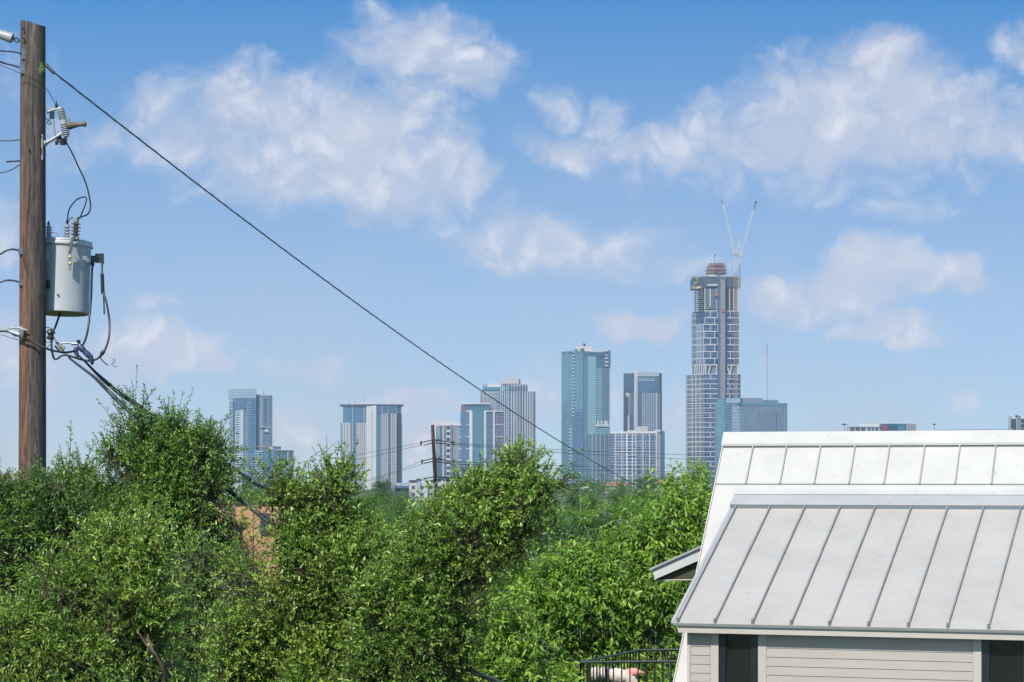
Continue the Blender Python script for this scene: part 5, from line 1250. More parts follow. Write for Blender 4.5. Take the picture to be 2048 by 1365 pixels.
# dark weathered steel transmission pole with paired arms
def steel_pole():
    D = 230; px = D/F
    top, bot = at(865, 850, D), at(872.5, 1000, D)
    low = bot + (bot-top).normalized()*9
    r = empty('transmission_pole', low, 'rust brown steel transmission pole leaning slightly, with paired arms, before the pale striped block', 'transmission pole')
    m = MB(); m.tube([low, top], .25, 12, r1=.16); m.build('shaft', mat('rust_brown_steel', (.085, .035, .03), .7, .2, var=.2, vscale=2), r, smooth=True)
    for (ay, lx, ly, rx, ry) in ((880, 842, 886, 908, 886), (886, 848, 891, 898, 889), (917, 843, 923, 900, 923), (923, 848, 927, 900, 928), (954, 848, 958, 905, 957), (960, 850, 963, 905, 962)):
        cx = 865 + (ay-850)/150*7.5
        m = MB(); m.tube([at(cx-1, ay, D), at(lx, ly, D-3)], .05, 6); m.build('arm', M_dkm, r)
        m = MB(); m.tube([at(cx+1, ay, D), at(rx, ry, D+3)], .05, 6); m.build('arm', M_dkm, r)
    for (x, y) in ((874.5, 880), (876, 917)):
        m = MB(); m.lathe(at(x, y, D-.4), [(.08, -.2), (.13, -.1), (.13, .1), (.08, .2)], 8, (1, 0, .2)); m.build('insulator', M_dkm, r)
    for (x, y) in ((842, 887), (844, 924), (907, 887), (908, 924)):
        m = MB(); m.lathe(at(x, y, D-2), [(.04, -.25), (.08, -.15), (.08, .15), (.04, .25)], 8); m.build('insulator', M_dkm, r)
    # conductors
    for k, (x, y, x2, y2) in enumerate(((842, 886, 560, 930), (842, 891, 560, 945), (843, 923, 700, 968), (846, 928, 640, 985), (850, 960, 640, 990)  )):
        wire([at(x, y, D-2), at((x+x2)/2, (y+y2)/2+4, 280), at(x2, y2, 330)], .022, 'power_line', 'thin conductor running left from the rust brown steel pole', 'wire', M_str, 'conductors left of the steel pole', n=5)
    for k, (x, y, x2, y2) in enumerate(((900, 886, 1420, 912), (898, 889, 1420, 921), (900, 923, 1420, 936), (900, 928, 1400, 945), (905, 957, 1300, 962), (905, 962, 1300, 968))):
        wire([at(x, y, D+2), at((x+x2)/2, (y+y2)/2+3, D+80), at(x2, y2, D+160)], .030, 'power_line', 'thin conductor running right from the rust brown steel pole', 'wire', M_str, 'conductors right of the steel pole', n=5)
    for k, (x, y, x2, y2) in enumerate(((1060, 972, 1290, 986), (1060, 980, 1290, 991), (1100, 1066, 1260, 1068), (1100, 1069, 1260, 1071))):
        wire([at(x-60, y-2, 110), at((x+x2)/2, (y+y2)/2+1, 112), at(x2+30, y2+1, 115)], .016, 'power_line', 'pale thin line crossing the dark trees in the middle distance', 'wire', M_galv, 'lines crossing the middle trees', n=5)
    wire([at(1575, 872, 900), at(1800, 872.5, 900), at(2100, 865, 900)], .08, 'power_line', 'faint line crossing the sky just above the roof ridge', 'wire', M_str, n=4)
    wire([at(1870, 861, 420), at(1960, 859.5, 420), at(2100, 857, 420)], .035, 'power_line', 'faint line running right from the small aerial post', 'wire', M_str, n=4)
steel_pole()
# street light over the middle trees
o = empty('street_light', at(1165, 990, 160), 'slim street light with a short curved arm above the middle trees', 'street light')
m = MB(); m.tube([Vector((at(1162, 0, 160).x, 160, ground_z(160))), at(1161, 980, 160)], .08, 6, r1=.05); m.build('post', M_galv, o)
m = MB(); m.tube(spline([at(1161, 981, 160), at(1163, 976.5, 160), at(1169, 975.5, 160)], 4), .05, 6); m.build('arm', M_galv, o)
m = MB(); m.box(at(1171, 975.8, 160), (.5, .25, .12)); m.build('lamp_head', M_lgrey, o, bevel=.03)

# ------------------------------------------------------------------ foliage
def leaf_mat(name, c0, c1, c2, rough=.38, trans=.35, spec=.5):
    m = bpy.data.materials.new(name); m.use_nodes = True
    t = NT(m.node_tree); b = t.n['Principled BSDF']; o = t.n['Material Output']
    a = t.new('ShaderNodeAttribute'); a.attribute_name = 'tint'
    c = t.ramp(a.outputs['Fac'], [(0, c0), (.5, c1), (1, c2)])
    t.put(b.inputs['Base Color'], c); b.inputs['Roughness'].default_value = rough; b.inputs['Specular IOR Level'].default_value = spec
    tr = t.new('ShaderNodeBsdfTranslucent'); t.put(tr.inputs[0], t.vec('MULTIPLY', c, (1.5, 1.45, .6)))
    mx = t.new('ShaderNodeMixShader'); mx.inputs[0].default_value = trans
    t.l.new(b.outputs[0], mx.inputs[1]); t.l.new(tr.outputs[0], mx.inputs[2]); t.l.new(mx.outputs[0], o.inputs[0])
    return m
def bark(name, c0, c1):
    m = bpy.data.materials.new(name); m.use_nodes = True
    t = NT(m.node_tree); b = t.n['Principled BSDF']; v = t.new('ShaderNodeTexCoord').outputs['Object']
    t.put(b.inputs['Base Color'], t.ramp(t.noise(v, 9, 7, .65), [(.3, c0), (.7, c1)])); b.inputs['Roughness'].default_value = .9
    return m
L_dark = leaf_mat('laurel_leaf', (.042, .105, .018), (.120, .235, .038), (.28, .41, .07), .34, .34, .5)
L_oak = leaf_mat('oak_leaf', (.052, .115, .016), (.145, .255, .040), (.33, .45, .075), .34, .34, .55)
L_bright = leaf_mat('hackberry_leaf', (.062, .16, .016), (.165, .31, .038), (.36, .49, .070), .42, .42, .4)
L_mid = leaf_mat('mid_tree_leaf', (.055, .14, .018), (.125, .25, .030), (.25, .38, .050), .5, .35)
L_middark = leaf_mat('mid_dark_leaf', (.022, .062, .022), (.045, .11, .032), (.09, .17, .045), .5, .3)
L_far = leaf_mat('far_tree_leaf', (.05, .115, .028), (.095, .19, .042), (.18, .28, .065), .6, .3)
B_brown = bark('brown_bark', (.035, .022, .016), (.10, .07, .05)); B_grey = bark('grey_bark', (.09, .08, .065), (.30, .27, .22)); B_dark = bark('dark_bark', (.025, .02, .014), (.08, .06, .04))
def np_mesh(name, V, Fc, m, tint=None, parent=None, smooth=True):
    me = bpy.data.meshes.new(name); nv = len(V); nf, k = Fc.shape
    me.vertices.add(nv); me.vertices.foreach_set('co', np.ascontiguousarray(V, dtype=np.float32).ravel())
    me.loops.add(nf*k); me.loops.foreach_set('vertex_index', np.ascontiguousarray(Fc, dtype=np.int32).ravel())
    me.polygons.add(nf); me.polygons.foreach_set('loop_start', np.arange(nf, dtype=np.int32)*k)
    me.polygons.foreach_set('loop_total', np.full(nf, k, dtype=np.int32)) if False else None
    me.update(calc_edges=True)
    if tint is not None:
        at_ = me.attributes.new('tint', 'FLOAT', 'FACE'); at_.data.foreach_set('value', tint.astype(np.float32))
    me.materials.append(m)
    o = bpy.data.objects.new(name, me); COL.objects.link(o)
    if parent is not None: o.parent = parent; o.matrix_parent_inverse = Matrix.Translation(-parent.location)
    return o
def nrm(a): return a / np.maximum(np.linalg.norm(a, axis=-1, keepdims=True), 1e-9)
def wob(P, f, seed):
    """smooth pseudo noise in -1..1"""
    r = np.random.RandomState(seed); s = 0
    for k in range(5):
        d = r.normal(size=3); d /= np.linalg.norm(d); s = s + np.sin(P @ d * f * (1 + .55*k) + r.uniform(0, 6.28)) / (1 + .35*k)
    return s / 2.2
def leaves(P, D, N, Ln, Wd, fold=.25, curl=.15):
    """leaf blades: base P, direction D, blade normal N. six corners, two quads each"""
    S = np.cross(D, N); n = len(P); Ln = Ln[:, None]; Wd = Wd[:, None]
    up = N * Wd * fold
    base = P; tip = P + D*Ln - N*Ln*curl
    a1 = P + D*Ln*.32 + S*Wd*.5 + up; a2 = P + D*Ln*.70 + S*Wd*.42 + up*.8 - N*Ln*curl*.4
    b1 = P + D*Ln*.32 - S*Wd*.5 + up; b2 = P + D*Ln*.70 - S*Wd*.42 + up*.8 - N*Ln*curl*.4
    V = np.stack([base, a1, a2, tip, b2, b1], 1).reshape(-1, 3)
    i = np.arange(n)[:, None]*6
    Fc = np.concatenate([i + np.array([[0, 1, 2, 3]]), i + np.array([[0, 3, 4, 5]])], 1).reshape(-1, 4)
    return V, Fc
def blades(P, D, N, Ln, Wd):
    """one four-cornered leaf each, for trees farther away"""
    S = np.cross(D, N); Ln = Ln[:, None]; Wd = Wd[:, None]; n = len(P)
    V = np.stack([P, P + D*Ln*.5 + S*Wd*.5 + N*Wd*.2, P + D*Ln, P + D*Ln*.5 - S*Wd*.5 + N*Wd*.2], 1).reshape(-1, 3)
    return V, np.arange(n)[:, None]*4 + np.array([[0, 1, 2, 3]])
def crown(name, root, lobes, nt, per, leaf, lw, tw, m, seed, droop=0.0, up=.45, rough=.30, holes=.25, hf=2.2, tintb=0.0, simple=False, stems=None, shell=.45, bmat=None, spread=1.0, lift=0.0, clus=10, cs=.11):
    """lobes: (centre, (rx, ry, rz), weight). nt twigs of `per` leaves"""
    r = np.random.RandomState(seed)
    W = np.array([l[2]*(l[1][0]*l[1][1]*l[1][2])**.75 for l in lobes]); W /= W.sum()
    C = np.array([tuple(l[0]) for l in lobes]); Rr = np.array([l[1] for l in lobes])
    nc = int(nt*1.9/clus)
    k = r.choice(len(lobes), nc, p=W)
    d = nrm(r.normal(size=(len(k), 3)))
    rad = np.clip(.62 + .30*r.normal(size=len(k)), .1, 1.45)
    if lift: d[:, 2] = np.abs(d[:, 2]) + .1; d = nrm(d); rad = .75 + .35*r.uniform(size=len(k))
    bump = 1 + rough*wob(d*1.0 + C[k]*1.7, 4.2, seed+1)
    P = C[k] + d*Rr[k]*(rad*bump)[:, None]
    keep = (wob(P, hf, seed+2) + .5*wob(P, hf*2.7, seed+3)) > (-.9 + holes*1.7)
    P, d, k = P[keep], d[keep], k[keep]
    # sprays: every spray is a bunch of twigs fanning out of one point, with gaps between the sprays
    cd = nrm(d*.8 + np.array([0, 0, up*1.3]) + r.normal(size=d.shape)*.45)
    ck = np.repeat(np.arange(len(P)), clus)[:nt]; ctint = r.uniform(-1, 1, len(P))[ck]
    off = nrm(r.normal(size=(len(ck), 3)))
    csz = (cs*r.uniform(.6, 1.5, len(P)))[ck][:, None]
    P = P[ck] + off*csz*r.uniform(.2, 1, (len(ck), 1)) + cd[ck]*csz*r.uniform(-.8, .8, (len(ck), 1))
    d = d[ck]; k = k[ck]
    n = len(P)
    T = nrm(cd[ck]*.8 + off*.75 + r.normal(size=(n, 3))*.25)
    L = tw*r.uniform(.6, 1.4, n)
    j = np.tile(np.arange(per), n); idx = np.repeat(np.arange(n), per)
    t = (j + r.uniform(0, .6, len(j)))/per
    Q = P[idx] + T[idx]*(L[idx]*t)[:, None]
    # two directions square to the twig
    a = nrm(np.cross(T, r.normal(size=(n, 3)))); b = np.cross(T, a)
    ph = j*2.4 + r.uniform(-.5, .5, len(j))
    side = a[idx]*np.cos(ph)[:, None] + b[idx]*np.sin(ph)[:, None]
    D = nrm(T[idx]*(.35 + .5*t[:, None]) + side*.8*spread + r.normal(size=(len(j), 3))*.22 - np.array([0, 0, droop]))
    N = nrm(np.array([0, 0, 1.0]) + r.normal(size=(len(j), 3))*.8 + T[idx]*.3); N = nrm(N - D*(N*D).sum(1, keepdims=True))
    s = leaf*r.uniform(.45, 1.35, len(j))*(.85 + .15*ctint[idx]); wd = s*lw*r.uniform(.8, 1.2, len(j))
    V, Fc = (blades if simple else leaves)(Q, D, N, s, wd)
    twt = r.uniform(0, 1, n)
    ti = .42 + .30*(wob(P, 1.6, seed+5)) [idx]*.6 + .16*(twt[idx]-.5) + .20*ctint[idx] + r.normal(size=len(j))*.15 + tintb + .22*(t-.5)
    ti = np.clip(ti, 0, 1)
    o = np_mesh(name, V, Fc, m, np.repeat(ti, 1 if simple else 2), root)
    if stems is not None:     # the twigs themselves, three-sided
        rr = stems; c3 = [a*rr, (-a*.5 + b*.87)*rr, (-a*.5 - b*.87)*rr]
        E = P + T*L[:, None]; P0 = P - T*L[:, None]*.9 - np.array([0, 0, .3])*L[:, None]
        Vs = np.stack([P0 + c*1.6 for c in c3] + [E + c*.5 for c in c3], 1).reshape(-1, 3)
        i = np.arange(n)[:, None]*6
        Fs = np.concatenate([i + np.array([[0,1,4,3]]), i + np.array([[1,2,5,4]]), i + np.array([[2,0,3,5]])], 1).reshape(-1, 4)
        np_mesh('twigs', Vs, Fs, bmat or B_brown, None, root)
    return o
def limbs(root, base, fork, lobes, m, seed, r0=.10, sub=7, name='limb'):
    rnd = random.Random(seed)
    base, fork = Vector(base), Vector(fork)
    mb = MB(); mb.tube(spline([base, base.lerp(fork, .5) + Vector((rnd.uniform(-.15, .15), rnd.uniform(-.15, .15), 0)), fork], 6), r0*1.5, 10, r1=r0)
    for (c, rr, wt) in lobes:
        if max(rr) < .16: continue
        c = Vector(c); k = max(.25, min(1, max(rr)/1.2))
        mid = fork.lerp(c, .5) + Vector((rnd.uniform(-.25, .25), rnd.uniform(-.2, .2), rnd.uniform(-.35, .05)))*k
        P = spline([fork - Vector((0,0,.1)), mid, c], 7)
        ra = r0*.62*k
        mb.tube(P, ra, 7, r1=ra*.4)
        for i in range(sub):
            d = Vector((rnd.gauss(0, 1), rnd.gauss(0, 1), rnd.gauss(.4, .8))).normalized()
            e = c + Vector((d.x*rr[0], d.y*rr[1], d.z*rr[2]))*rnd.uniform(.6, .95)
            s_ = P[rnd.randrange(len(P)//2, len(P))]
            mb.tube(spline([s_, s_.lerp(e, .5) + Vector((rnd.uniform(-.12, .12), rnd.uniform(-.12, .12), rnd.uniform(-.15, .1)))*k, e], 4), ra*.36, 5, r1=ra*.08)
    return mb.build('trunk', m, root, smooth='all')
def lobe(px, py, rx, ry, D, dd=0.0, w=1.0, rd=None):
    """lobe from photo column/row, half sizes in photo pixels, distance D"""
    k = D/F; c = at(px, py, D+dd)
    return (c, (rx*k, (rd if rd else max(rx, ry)*k), ry*k), w)

def front_tree(label, D, lobes, nt, per, leaf, lw, tw, lm, seed, base_px, fork, bm, r0=.09, cat='tree', name='tree', sub=7, stems=.0028, **kw):
    mg = (tw*.55 + leaf*.45)*F/D
    Ls = [lobe(l[0], l[1] + mg*.25, max(l[2]-mg, l[2]*.42), max(l[3]-mg, l[3]*.42), D, *(l[4:])) for l in lobes]
    rs = random.Random(seed*3+1); ex = []
    for (c, rr, wt) in Ls:
        if max(rr) < .10: continue
        for q_ in range(5):
            d = Vector((rs.gauss(0, 1), rs.gauss(0, 1), rs.gauss(.35, .9))).normalized(); s_ = rs.uniform(.26, .5)
            ex.append((c + Vector((d.x*rr[0], d.y*rr[1], d.z*rr[2]))*rs.uniform(.85, 1.3), (rr[0]*s_, rr[1]*s_, rr[2]*s_), wt*1.5))
    main = Ls; Ls = [(c, tuple(q_*.82 for q_ in rr) if max(rr) > .10 else rr, wt) for (c, rr, wt) in Ls] + ex
    bx = at(base_px, HY, D)
    root = empty(name, Vector((bx.x, D, 0)), label, cat)
    crown('crown', root, Ls, int(nt*1.08), per, leaf*.88, lw, tw, lm, seed, stems=stems, bmat=bm, clus=24, cs=tw*1.1, **kw)
    # longer shoots standing out of the crown
    k2 = dict(kw); k2.update(holes=.1, rough=.3, up=1.1, tintb=kw.get('tintb', 0)+.16, spread=.8)
    crown('shoots', root, Ls, int(nt*.06), per+4, leaf*.9, lw, tw*1.7, lm, seed+99, stems=stems, bmat=bm, lift=.22, clus=5, cs=tw*.5, **k2)
    limbs(root, (bx.x, D, -.2), at(fork[0], fork[1], D), main, bm, seed+7, r0, sub)
    return root

Q = 1.0
# peak tree in front of the pole foot
front_tree('dark green small leaved tree with the tall narrow peak right of the timber pole', 24.0,
    [(272,815,26,38),(262,850,38,30),(300,850,42,34),(345,850,40,24),(405,855,34,18,0,.7),(225,900,30,34,0,.8),(240,935,34,36),(290,905,62,48),(345,905,70,50),(400,900,50,40),(440,900,26,28,0,.9),(325,960,95,60),(396,945,46,34),(250,985,90,50),(150,945,34,28,0,.8),(135,985,50,34),(190,975,50,40),(330,1045,130,60),(210,1045,90,50),(330,1130,140,70,.4,.8),(250,1240,120,90,.5,.4),(400,1180,80,80,.5,.5),(330,1450,200,160,.5,.25)],
    int(15500*Q), 12, .050, .36, .16, L_dark, 11, 360, (385, 1160), B_dark, r0=.075, holes=.20, up=.55, rough=.34)
front_tree('dense dark green tree at the left edge hiding the foot of the timber pole', 23.0,
    [(20,1000,60,45),(75,985,55,35),(-30,990,60,50),(40,1050,90,50),(110,1040,70,45),(150,1010,40,30,0,.7),(30,1120,100,60),(120,1110,80,50),(40,1210,110,70,.3,.8),(150,1190,90,60,.3,.7),(50,1330,140,90,.4,.5),(60,1500,150,120,.4,.3),(115,960,26,20,-.3,.6),(45,960,24,22,0,.7)],
    int(10500*Q), 12, .050, .34, .17, L_dark, 23, 40, (50, 1250), B_dark, r0=.08, holes=.22, tintb=-.03, rough=.32)
front_tree('light green dense shrubby tree filling the lower left corner, nearest of all', 18.5,
    [(240,1095,70,40),(300,1085,50,38),(190,1120,70,40),(280,1140,80,50),(200,1165,90,45),(120,1150,60,35,0,.7),(300,1185,60,50),(230,1215,100,55),(90,1245,80,40,0,.9),(20,1260,70,45),(160,1280,100,50),(290,1235,60,50),(60,1315,110,55),(200,1330,120,55),(20,1370,80,50),(300,1290,50,40,0,.7),(120,1400,200,60),(350,1400,80,50,0,.6),(150,1530,240,120,0,.3)],
    int(12500*Q), 12, .050, .36, .16, L_oak, 37, 340, (330, 1330), B_brown, r0=.045, holes=.24, tintb=.13, rough=.30, sub=5)
front_tree('dark shaded tree with thin grey stems low between the two left oaks', 23.4,
    [(395,1230,80,70),(450,1160,60,50),(380,1320,90,60),(460,1290,70,80),(400,1110,60,50),(420,1400,110,60),(520,1350,90,70,0,.7),(430,1550,160,120,0,.3),(360,1190,40,50)],
    int(6500*Q), 12, .050, .36, .17, L_dark, 41, 430, (420, 1420), B_grey, r0=.04, holes=.28, tintb=-.10, rough=.35)
front_tree('glossy green leafy tree with long bare sprigs rising before the concrete hotel tower', 22.0,
    [(690,945,22,20,0,1.2),(655,965,45,28),(700,975,42,32),(545,945,26,22,0,.9),(545,978,24,26),(498,935,12,8,0,.5),(575,985,38,26,0,.9),(610,1000,50,34),(590,1045,48,38),(640,1050,80,50),(700,1070,50,44),(500,1120,50,34),(492,1070,34,22),(590,1110,85,55),(680,1130,90,60),(750,1120,55,50,.2,.8),(520,1160,70,60),(610,1200,100,65),(710,1220,90,60),(500,1260,70,60),(590,1300,110,70),(700,1320,110,60),(640,1400,170,70),(490,1360,60,60,0,.6),(640,1550,200,120,0,.3),
     (650,880,12,9,0,.5),(655,862,6,8,0,.3),(672,880,8,6,0,.3),(622,893,9,8,0,.35),(653,912,5,5,0,.25),(723,930,11,13,0,.6),(580,960,14,10,0,.5)],
    int(14500*Q), 11, .054, .40, .15, L_oak, 53, 610, (600, 1260), B_brown, r0=.05, holes=.24, tintb=.02, rough=.36)
front_tree('spreading oak with a thick brown limb slanting up to the right, in the centre foreground', 21.0,
    [(1030,918,22,18,0,.9),(1068,928,18,14,0,.6),(1020,955,44,30),(1066,972,40,30),(1096,985,18,16,0,.5),(980,980,44,30),(1035,1012,54,38),(940,1000,48,34),(890,1034,36,28),(858,1072,44,34),(960,1050,80,48),(1015,1055,50,32,0,.9),(868,1115,66,46),(940,1115,75,46),(985,1095,44,34,0,.7),(840,1170,80,55),(900,1180,70,46,0,.8),(800,1210,60,55,0,.8),(830,1260,80,60),(900,1250,50,45,0,.6),(790,1320,80,60,0,.8),(860,1350,70,60,0,.7),(820,1450,110,70,0,.5),(1118,960,7,8,0,.25),(1005,930,14,12,0,.4)],
    int(15000*Q), 11, .052, .40, .14, L_oak, 67, 820, (845, 1300), B_brown, r0=.062, holes=.26, tintb=.03, rough=.36)
# visible slanting limbs
def limb_things():
    def part(root_label, pts, D, r, r1, m):
        for o in COL.objects:
            if o.get('label') == root_label:
                mb = MB(); mb.tube(spline([at(x, y, D+dd) for x, y, dd in pts], 6), r, 8, r1=r1); mb.build('bough', m, o, smooth='all'); return
    oak = 'spreading oak with a thick brown limb slanting up to the right, in the centre foreground'
    part(oak, [(838,1330,.1),(862,1285,.05),(905,1215,-.05),(955,1150,-.15),(1010,1085,-.15),(1060,1020,0)], 21, .040, .010, B_brown)
    part(oak, [(870,1275,0),(900,1240,-.1),(950,1200,-.2),(975,1180,-.2)], 21, .02, .006, B_brown)
    part(oak, [(842,1310,0),(846,1260,-.1),(850,1190,-.2),(838,1120,-.2)], 21, .022, .006, B_brown)
    low = 'light green dense shrubby tree filling the lower left corner, nearest of all'
    part(low, [(335,1400,-.3),(330,1350,-.5),(318,1322,-.55),(305,1300,-.55),(295,1270,-.5)], 18.5, .015, .008, bark('tan_bark', (.05, .03, .018), (.14, .08, .045)))
    part(low, [(315,1318,-.55),(300,1300,-.6),(285,1278,-.55),(275,1262,-.4)], 18.5, .009, .004, MATS.get('x') or B_brown)
    spr = 'glossy green leafy tree with long bare sprigs rising before the concrete hotel tower'
    part(spr, [(620,960,0),(617,930,0),(626,912,0),(645,900,0),(655,890,0)], 22, .006, .003, B_grey)
    part(spr, [(655,960,0),(653,920,0),(654,890,0),(652,866,0)], 22, .005, .002, B_grey)
    part(spr, [(650,905,0),(668,888,0),(675,880,0)], 22, .004, .002, B_grey); part(spr, [(634,912,0),(628,900,0),(622,892,0)], 22, .004, .002, B_grey)
    part(spr, [(600,1300,.1),(580,1200,0),(555,1100,-.1),(545,1020,0),(548,960,0)], 22, .02, .006, B_dark)
    part(spr, [(620,1280,0),(600,1180,-.1),(590,1130,-.2),(605,1080,-.1)], 22, .016, .005, B_brown)
limb_things()
front_tree('fresh bright green hackberry with big drooping leaves beside the awning and deck', 36.0,
    [(1385,1018,36,34,0,.9),(1350,1053,44,36),(1400,1068,50,40),(1300,1078,50,36),(1250,1122,50,34),(1340,1118,70,44),(1200,1122,36,28,0,.7),(1180,1162,60,40),(1260,1172,80,46),(1130,1182,55,34),(1340,1178,70,50),(1080,1177,45,30,0,.8),(1180,1216,80,48),(1270,1236,80,50),(1100,1226,70,46),(1040,1202,44,36,0,.8),(1330,1248,60,50),(1200,1296,90,50),(1080,1296,80,46),(1290,1308,70,44),(1130,1356,90,50),(1240,1376,100,50),(1340,1328,40,50,0,.8),(1180,1456,180,70,0,.6),(1040,1251,40,36,0,.7)],
    int(15500*Q), 10, .125, .34, .30, L_bright, 71, 1165, (1150, 1290), B_grey, r0=.075, holes=.27, droop=.55, up=.25, tintb=.0, rough=.36, stems=.0035, spread=1.1)
front_tree('small bright yellow green tree low in the centre beneath the slanting oak limb', 29.0,
    [(960,1260,60,40),(900,1300,50,40),(1010,1300,60,44),(950,1340,90,50),(880,1370,70,50),(1030,1370,70,50),(980,1210,40,36,0,.7),(760,1150,60,60,1,.6),(1000,1100,50,40,2,.5),(720,1100,60,50,1,.6),(960,1450,160,70,0,.5)],
    int(6500*Q), 10, .10, .34, .26, L_bright, 83, 960, (960, 1400), B_grey, r0=.05, holes=.28, droop=.45, up=.25, tintb=.06)

# ------------------------------------------------------------------ middle-distance and far trees: each its own crown
def mid_tree(px, ytop, hw, D, lm, label, seed, group=None, tint=0.0, n=None, hgt=None, name='tree', squat=1.0, leafk=1.0):
    k = D/F; rnd = random.Random(seed); gz = ground_z(D)
    zt = at(px, ytop, D).z; R_ = hw*k; Hc = R_*1.5*squat; cz = zt - Hc*.5; X_ = at(px, 0, D).x
    if cz - Hc*.5 < gz + .5: cz = gz + .5 + Hc*.5
    root = empty(name, Vector((X_, D, gz)), label, 'tree', group)
    Ls = []
    for i in range(11):
        a = rnd.uniform(0, 6.28); q_ = rnd.uniform(.2, .72); s = rnd.uniform(.34, .56)
        Ls.append((Vector((X_ + math.cos(a)*R_*q_, D + math.sin(a)*R_*q_, cz + rnd.uniform(-.35, .28)*Hc)), (R_*s, R_*s, R_*s*.72), 1.0))
    Ls.append((Vector((X_, D, zt - R_*.42)), (R_*.42, R_*.42, R_*.42), 1.3)); Ls.append((Vector((X_, D, cz)), (R_*.7, R_*.7, Hc*.45), .8))
    for i in range(5): Ls.append((Vector((X_ + rnd.uniform(-.7, .7)*R_, D - R_*.4, cz - Hc*rnd.uniform(.4, .75))), (R_*.45, R_*.4, R_*.4), .6))
    leaf = max(.085, k*2.1)*leafk
    nn = n or int(min(26000, max(900, 4.0*(R_/leaf)**2*10)))
    crown('crown', root, Ls, nn//6, 6, leaf, .55, leaf*1.8, lm, seed, holes=.16, hf=2.2/R_*1.6, rough=.35, tintb=tint, simple=True, up=.5, clus=8, cs=R_*.10)
    mb = MB(); mb.tube(spline([(X_, D, gz-.3), (X_+R_*.05, D, cz-Hc*.3), (X_, D, cz+Hc*.2)], 5), max(.12, R_*.06), 7, r1=R_*.02)
    for i in range(5):
        c = Ls[i][0]; mb.tube(spline([(X_, D, cz-Hc*.35), Vector((X_, D, cz-Hc*.1)).lerp(c, .5), c], 4), R_*.028, 5, r1=R_*.008)
    mb.build('trunk', B_dark, root, smooth='all')
    return root
M_ = [  # px, ytop, half width, D, leaf, label, tint
 (1385, 926, 62, 62, L_mid, 'bright green bushy tree rising against the white roof edge', .16),
 (1340, 985, 60, 70, L_mid, 'yellow green tree just left of the bushy tree at the white roof edge', .08),
 (1300, 978, 48, 95, L_mid, 'olive green tree below the orange tile roof with a bent dark bough', -.02),
 (1245, 992, 60, 88, L_mid, 'rounded mid green tree in the middle distance below the dull red roof', .10),
 (1165, 1000, 62, 85, L_mid, 'fresh green tree in the middle distance right of the spreading oak', .10),
 (1215, 1022, 60, 72, L_middark, 'dark blue green rounded tree below the fresh green middle trees', .0),
 (1140, 1030, 56, 70, L_middark, 'dark blue green tree beside the right edge of the spreading oak', -.02),
 (1108, 1015, 44, 90, L_mid, 'green tree filling the gap just right of the spreading oak', -.02),
 (1085, 1060, 50, 64, L_middark, 'dark low tree under the right side of the spreading oak', .05),
 (1275, 1030, 60, 66, L_mid, 'mottled green tree between the dark rounded trees and the hackberry', -.02),
 (1185, 952, 52, 380, L_far, 'pale green tree standing against the foot of the teal tower', .15),
 (1140, 965, 40, 330, L_far, 'hazy green tree left of the street light', .0),
 (1245, 955, 34, 420, L_far, 'hazy green tree above the dull red roof', .1),
 (1288, 945, 42, 400, L_far, 'hazy tree in front of the white gridded block', -.05),
 (1335, 949, 24, 450, L_middark, 'small dark tree right of the white gridded block', .1),
 (1225, 975, 44, 210, L_far, 'hazy dark green tree under the dull red roof', -.15),
 (1170, 982, 50, 180, L_far, 'hazy green tree crossed by the pale line at the street light', -.1),
 (1290, 972, 40, 190, L_far, 'dim green tree under the orange roof', -.1),
 (765, 954, 46, 300, L_middark, 'dark round tree at the foot of the concrete hotel tower', .12),
 (850, 1000, 52, 130, L_mid, 'fresh green tree behind the dark steel pole foot', .02),
 (800, 982, 60, 170, L_far, 'green tree between the dark round tree and the steel pole', -.05),
 (885, 976, 52, 150, L_mid, 'yellow green round tree just right of the steel pole', .16),
 (950, 935, 50, 260, L_middark, 'large dark tree in front of the brick edged tower', .02),
 (915, 962, 34, 240, L_middark, 'dark tree under the pale striped block', .0),
 (1010, 955, 50, 230, L_far, 'dim tree behind the top of the spreading oak', .0),
 (1075, 958, 46, 240, L_far, 'hazy tree seen past the oak top before the teal tower', .0),
 (730, 985, 55, 115, L_mid, 'soft green tree right of the sprig tree top', -.05),
 (760, 1010, 60, 90, L_mid, 'muted green tree in the gap before the spreading oak', -.08),
 (790, 1035, 60, 60, L_mid, 'light green tree low in the gap left of the spreading oak', .0),
 (500, 952, 44, 300, L_far, 'hazy green tree below the shorter blue block', .0),
 (470, 985, 50, 180, L_far, 'hazy green tree behind the plywood house', .02),
 (560, 965, 44, 260, L_far, 'hazy tree seen between the sprigs below the shorter blue block', -.05),
 (640, 965, 50, 240, L_far, 'hazy tree behind the bare sprigs', -.02),
 (105, 942, 32, 200, L_middark, 'dark tree just right of the timber pole', .12),
 (175, 952, 45, 210, L_far, 'hazy tree right of the dark tree by the timber pole', -.05),
 (20, 965, 45, 100, L_middark, 'dark tree in front of the far left shingle roof', .0),
 (250, 960, 45, 230, L_far, 'hazy tree behind the peak tree', -.05),
 (330, 965, 45, 230, L_far, 'hazy tree behind the right shoulder of the peak tree', -.05),
 (400, 1000, 50, 140, L_far, 'green tree behind the plywood house gable', .0),
]
for i, (px, yt, hw, D, lm, lab, ti) in enumerate(M_): mid_tree(px, yt, hw, D, lm, lab, 200+i*13, tint=ti)
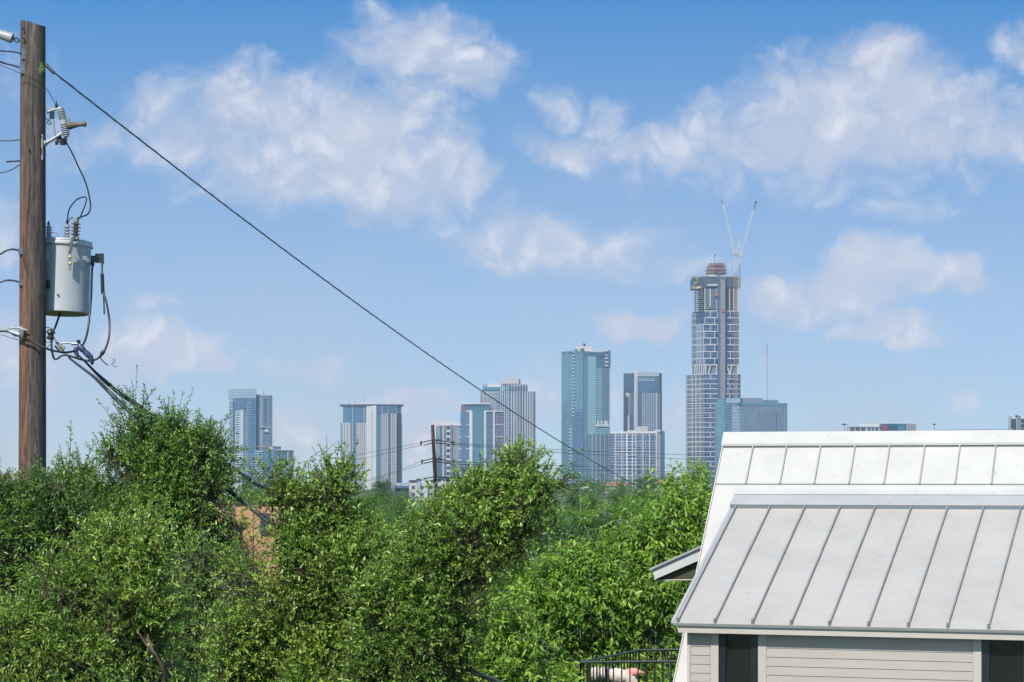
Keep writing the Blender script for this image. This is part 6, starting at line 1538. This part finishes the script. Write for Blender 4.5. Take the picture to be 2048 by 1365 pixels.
# far belt: small trees nobody could tell apart
rnd = random.Random(77)
proto = []
for v in range(4):
    r_ = mid_tree(1024, HY, 60, 500, L_far, 'x', 900+v*7, tint=(.0, .1, -.1, -.18)[v], n=2600)
    proto.append(r_)
def copy_thing(o, loc, s):
    c = o.copy(); COL.objects.link(c); c.location = loc; c.scale = (s, s, s)
    for ch in o.children: d = ch.copy(); COL.objects.link(d); d.parent = c
    return c
k = 0
for D in (260, 360, 500, 700, 1000, 1500, 2200):
    x = -40
    while x < 1440:
        px = x + rnd.uniform(-12, 12); D_ = D*rnd.uniform(.95, 1.05)
        hgt_px = rnd.uniform(-5, 6); ytop = 966 + (8 if D < 400 else 0) - (4 if D > 900 else 0) - hgt_px*.6
        if 1020 < px < 1440: ytop -= 4
        hw_m = rnd.uniform(4.5, 7.5)
        ztop = at(px, ytop, D_).z
        src = proto[k % 4]; s = hw_m/(60*500/F)
        z0 = ztop - (at(1024, HY, 500).z - src.location.z)*s
        c = copy_thing(src, (at(px, 0, D_).x, D_, z0), s)
        tag(c, 'one of the small crowns in the hazy green tree belt below the skyline', 'tree', 'far tree belt below the skyline')
        k += 1; x += max(26, 2*hw_m/(D_/F)*.85)
for r_ in proto:
    for ch in list(r_.children): bpy.data.objects.remove(ch)
    bpy.data.objects.remove(r_)
print('far trees', k)

# ------------------------------------------------------------------ haze
def build_haze():
    m = bpy.data.materials.new('haze_air'); m.use_nodes = True; t = NT(m.node_tree); t.n.clear()
    o = t.new('ShaderNodeOutputMaterial'); v = t.new('ShaderNodeVolumePrincipled')
    v.inputs['Color'].default_value = (.82, .88, .95, 1); v.inputs['Density'].default_value = 0.00006; v.inputs['Anisotropy'].default_value = .2
    t.l.new(v.outputs[0], o.inputs['Volume'])
    mb = MB(); mb.hexa([(-1420, -70, -12), (1420, -70, -12), (1420, 5950, -12), (-1420, 5950, -12), (-1420, -70, 440), (1420, -70, 440), (1420, 5950, 440), (-1420, 5950, 440)])
    tag(mb.build('haze', m), kind='stuff')
build_haze()
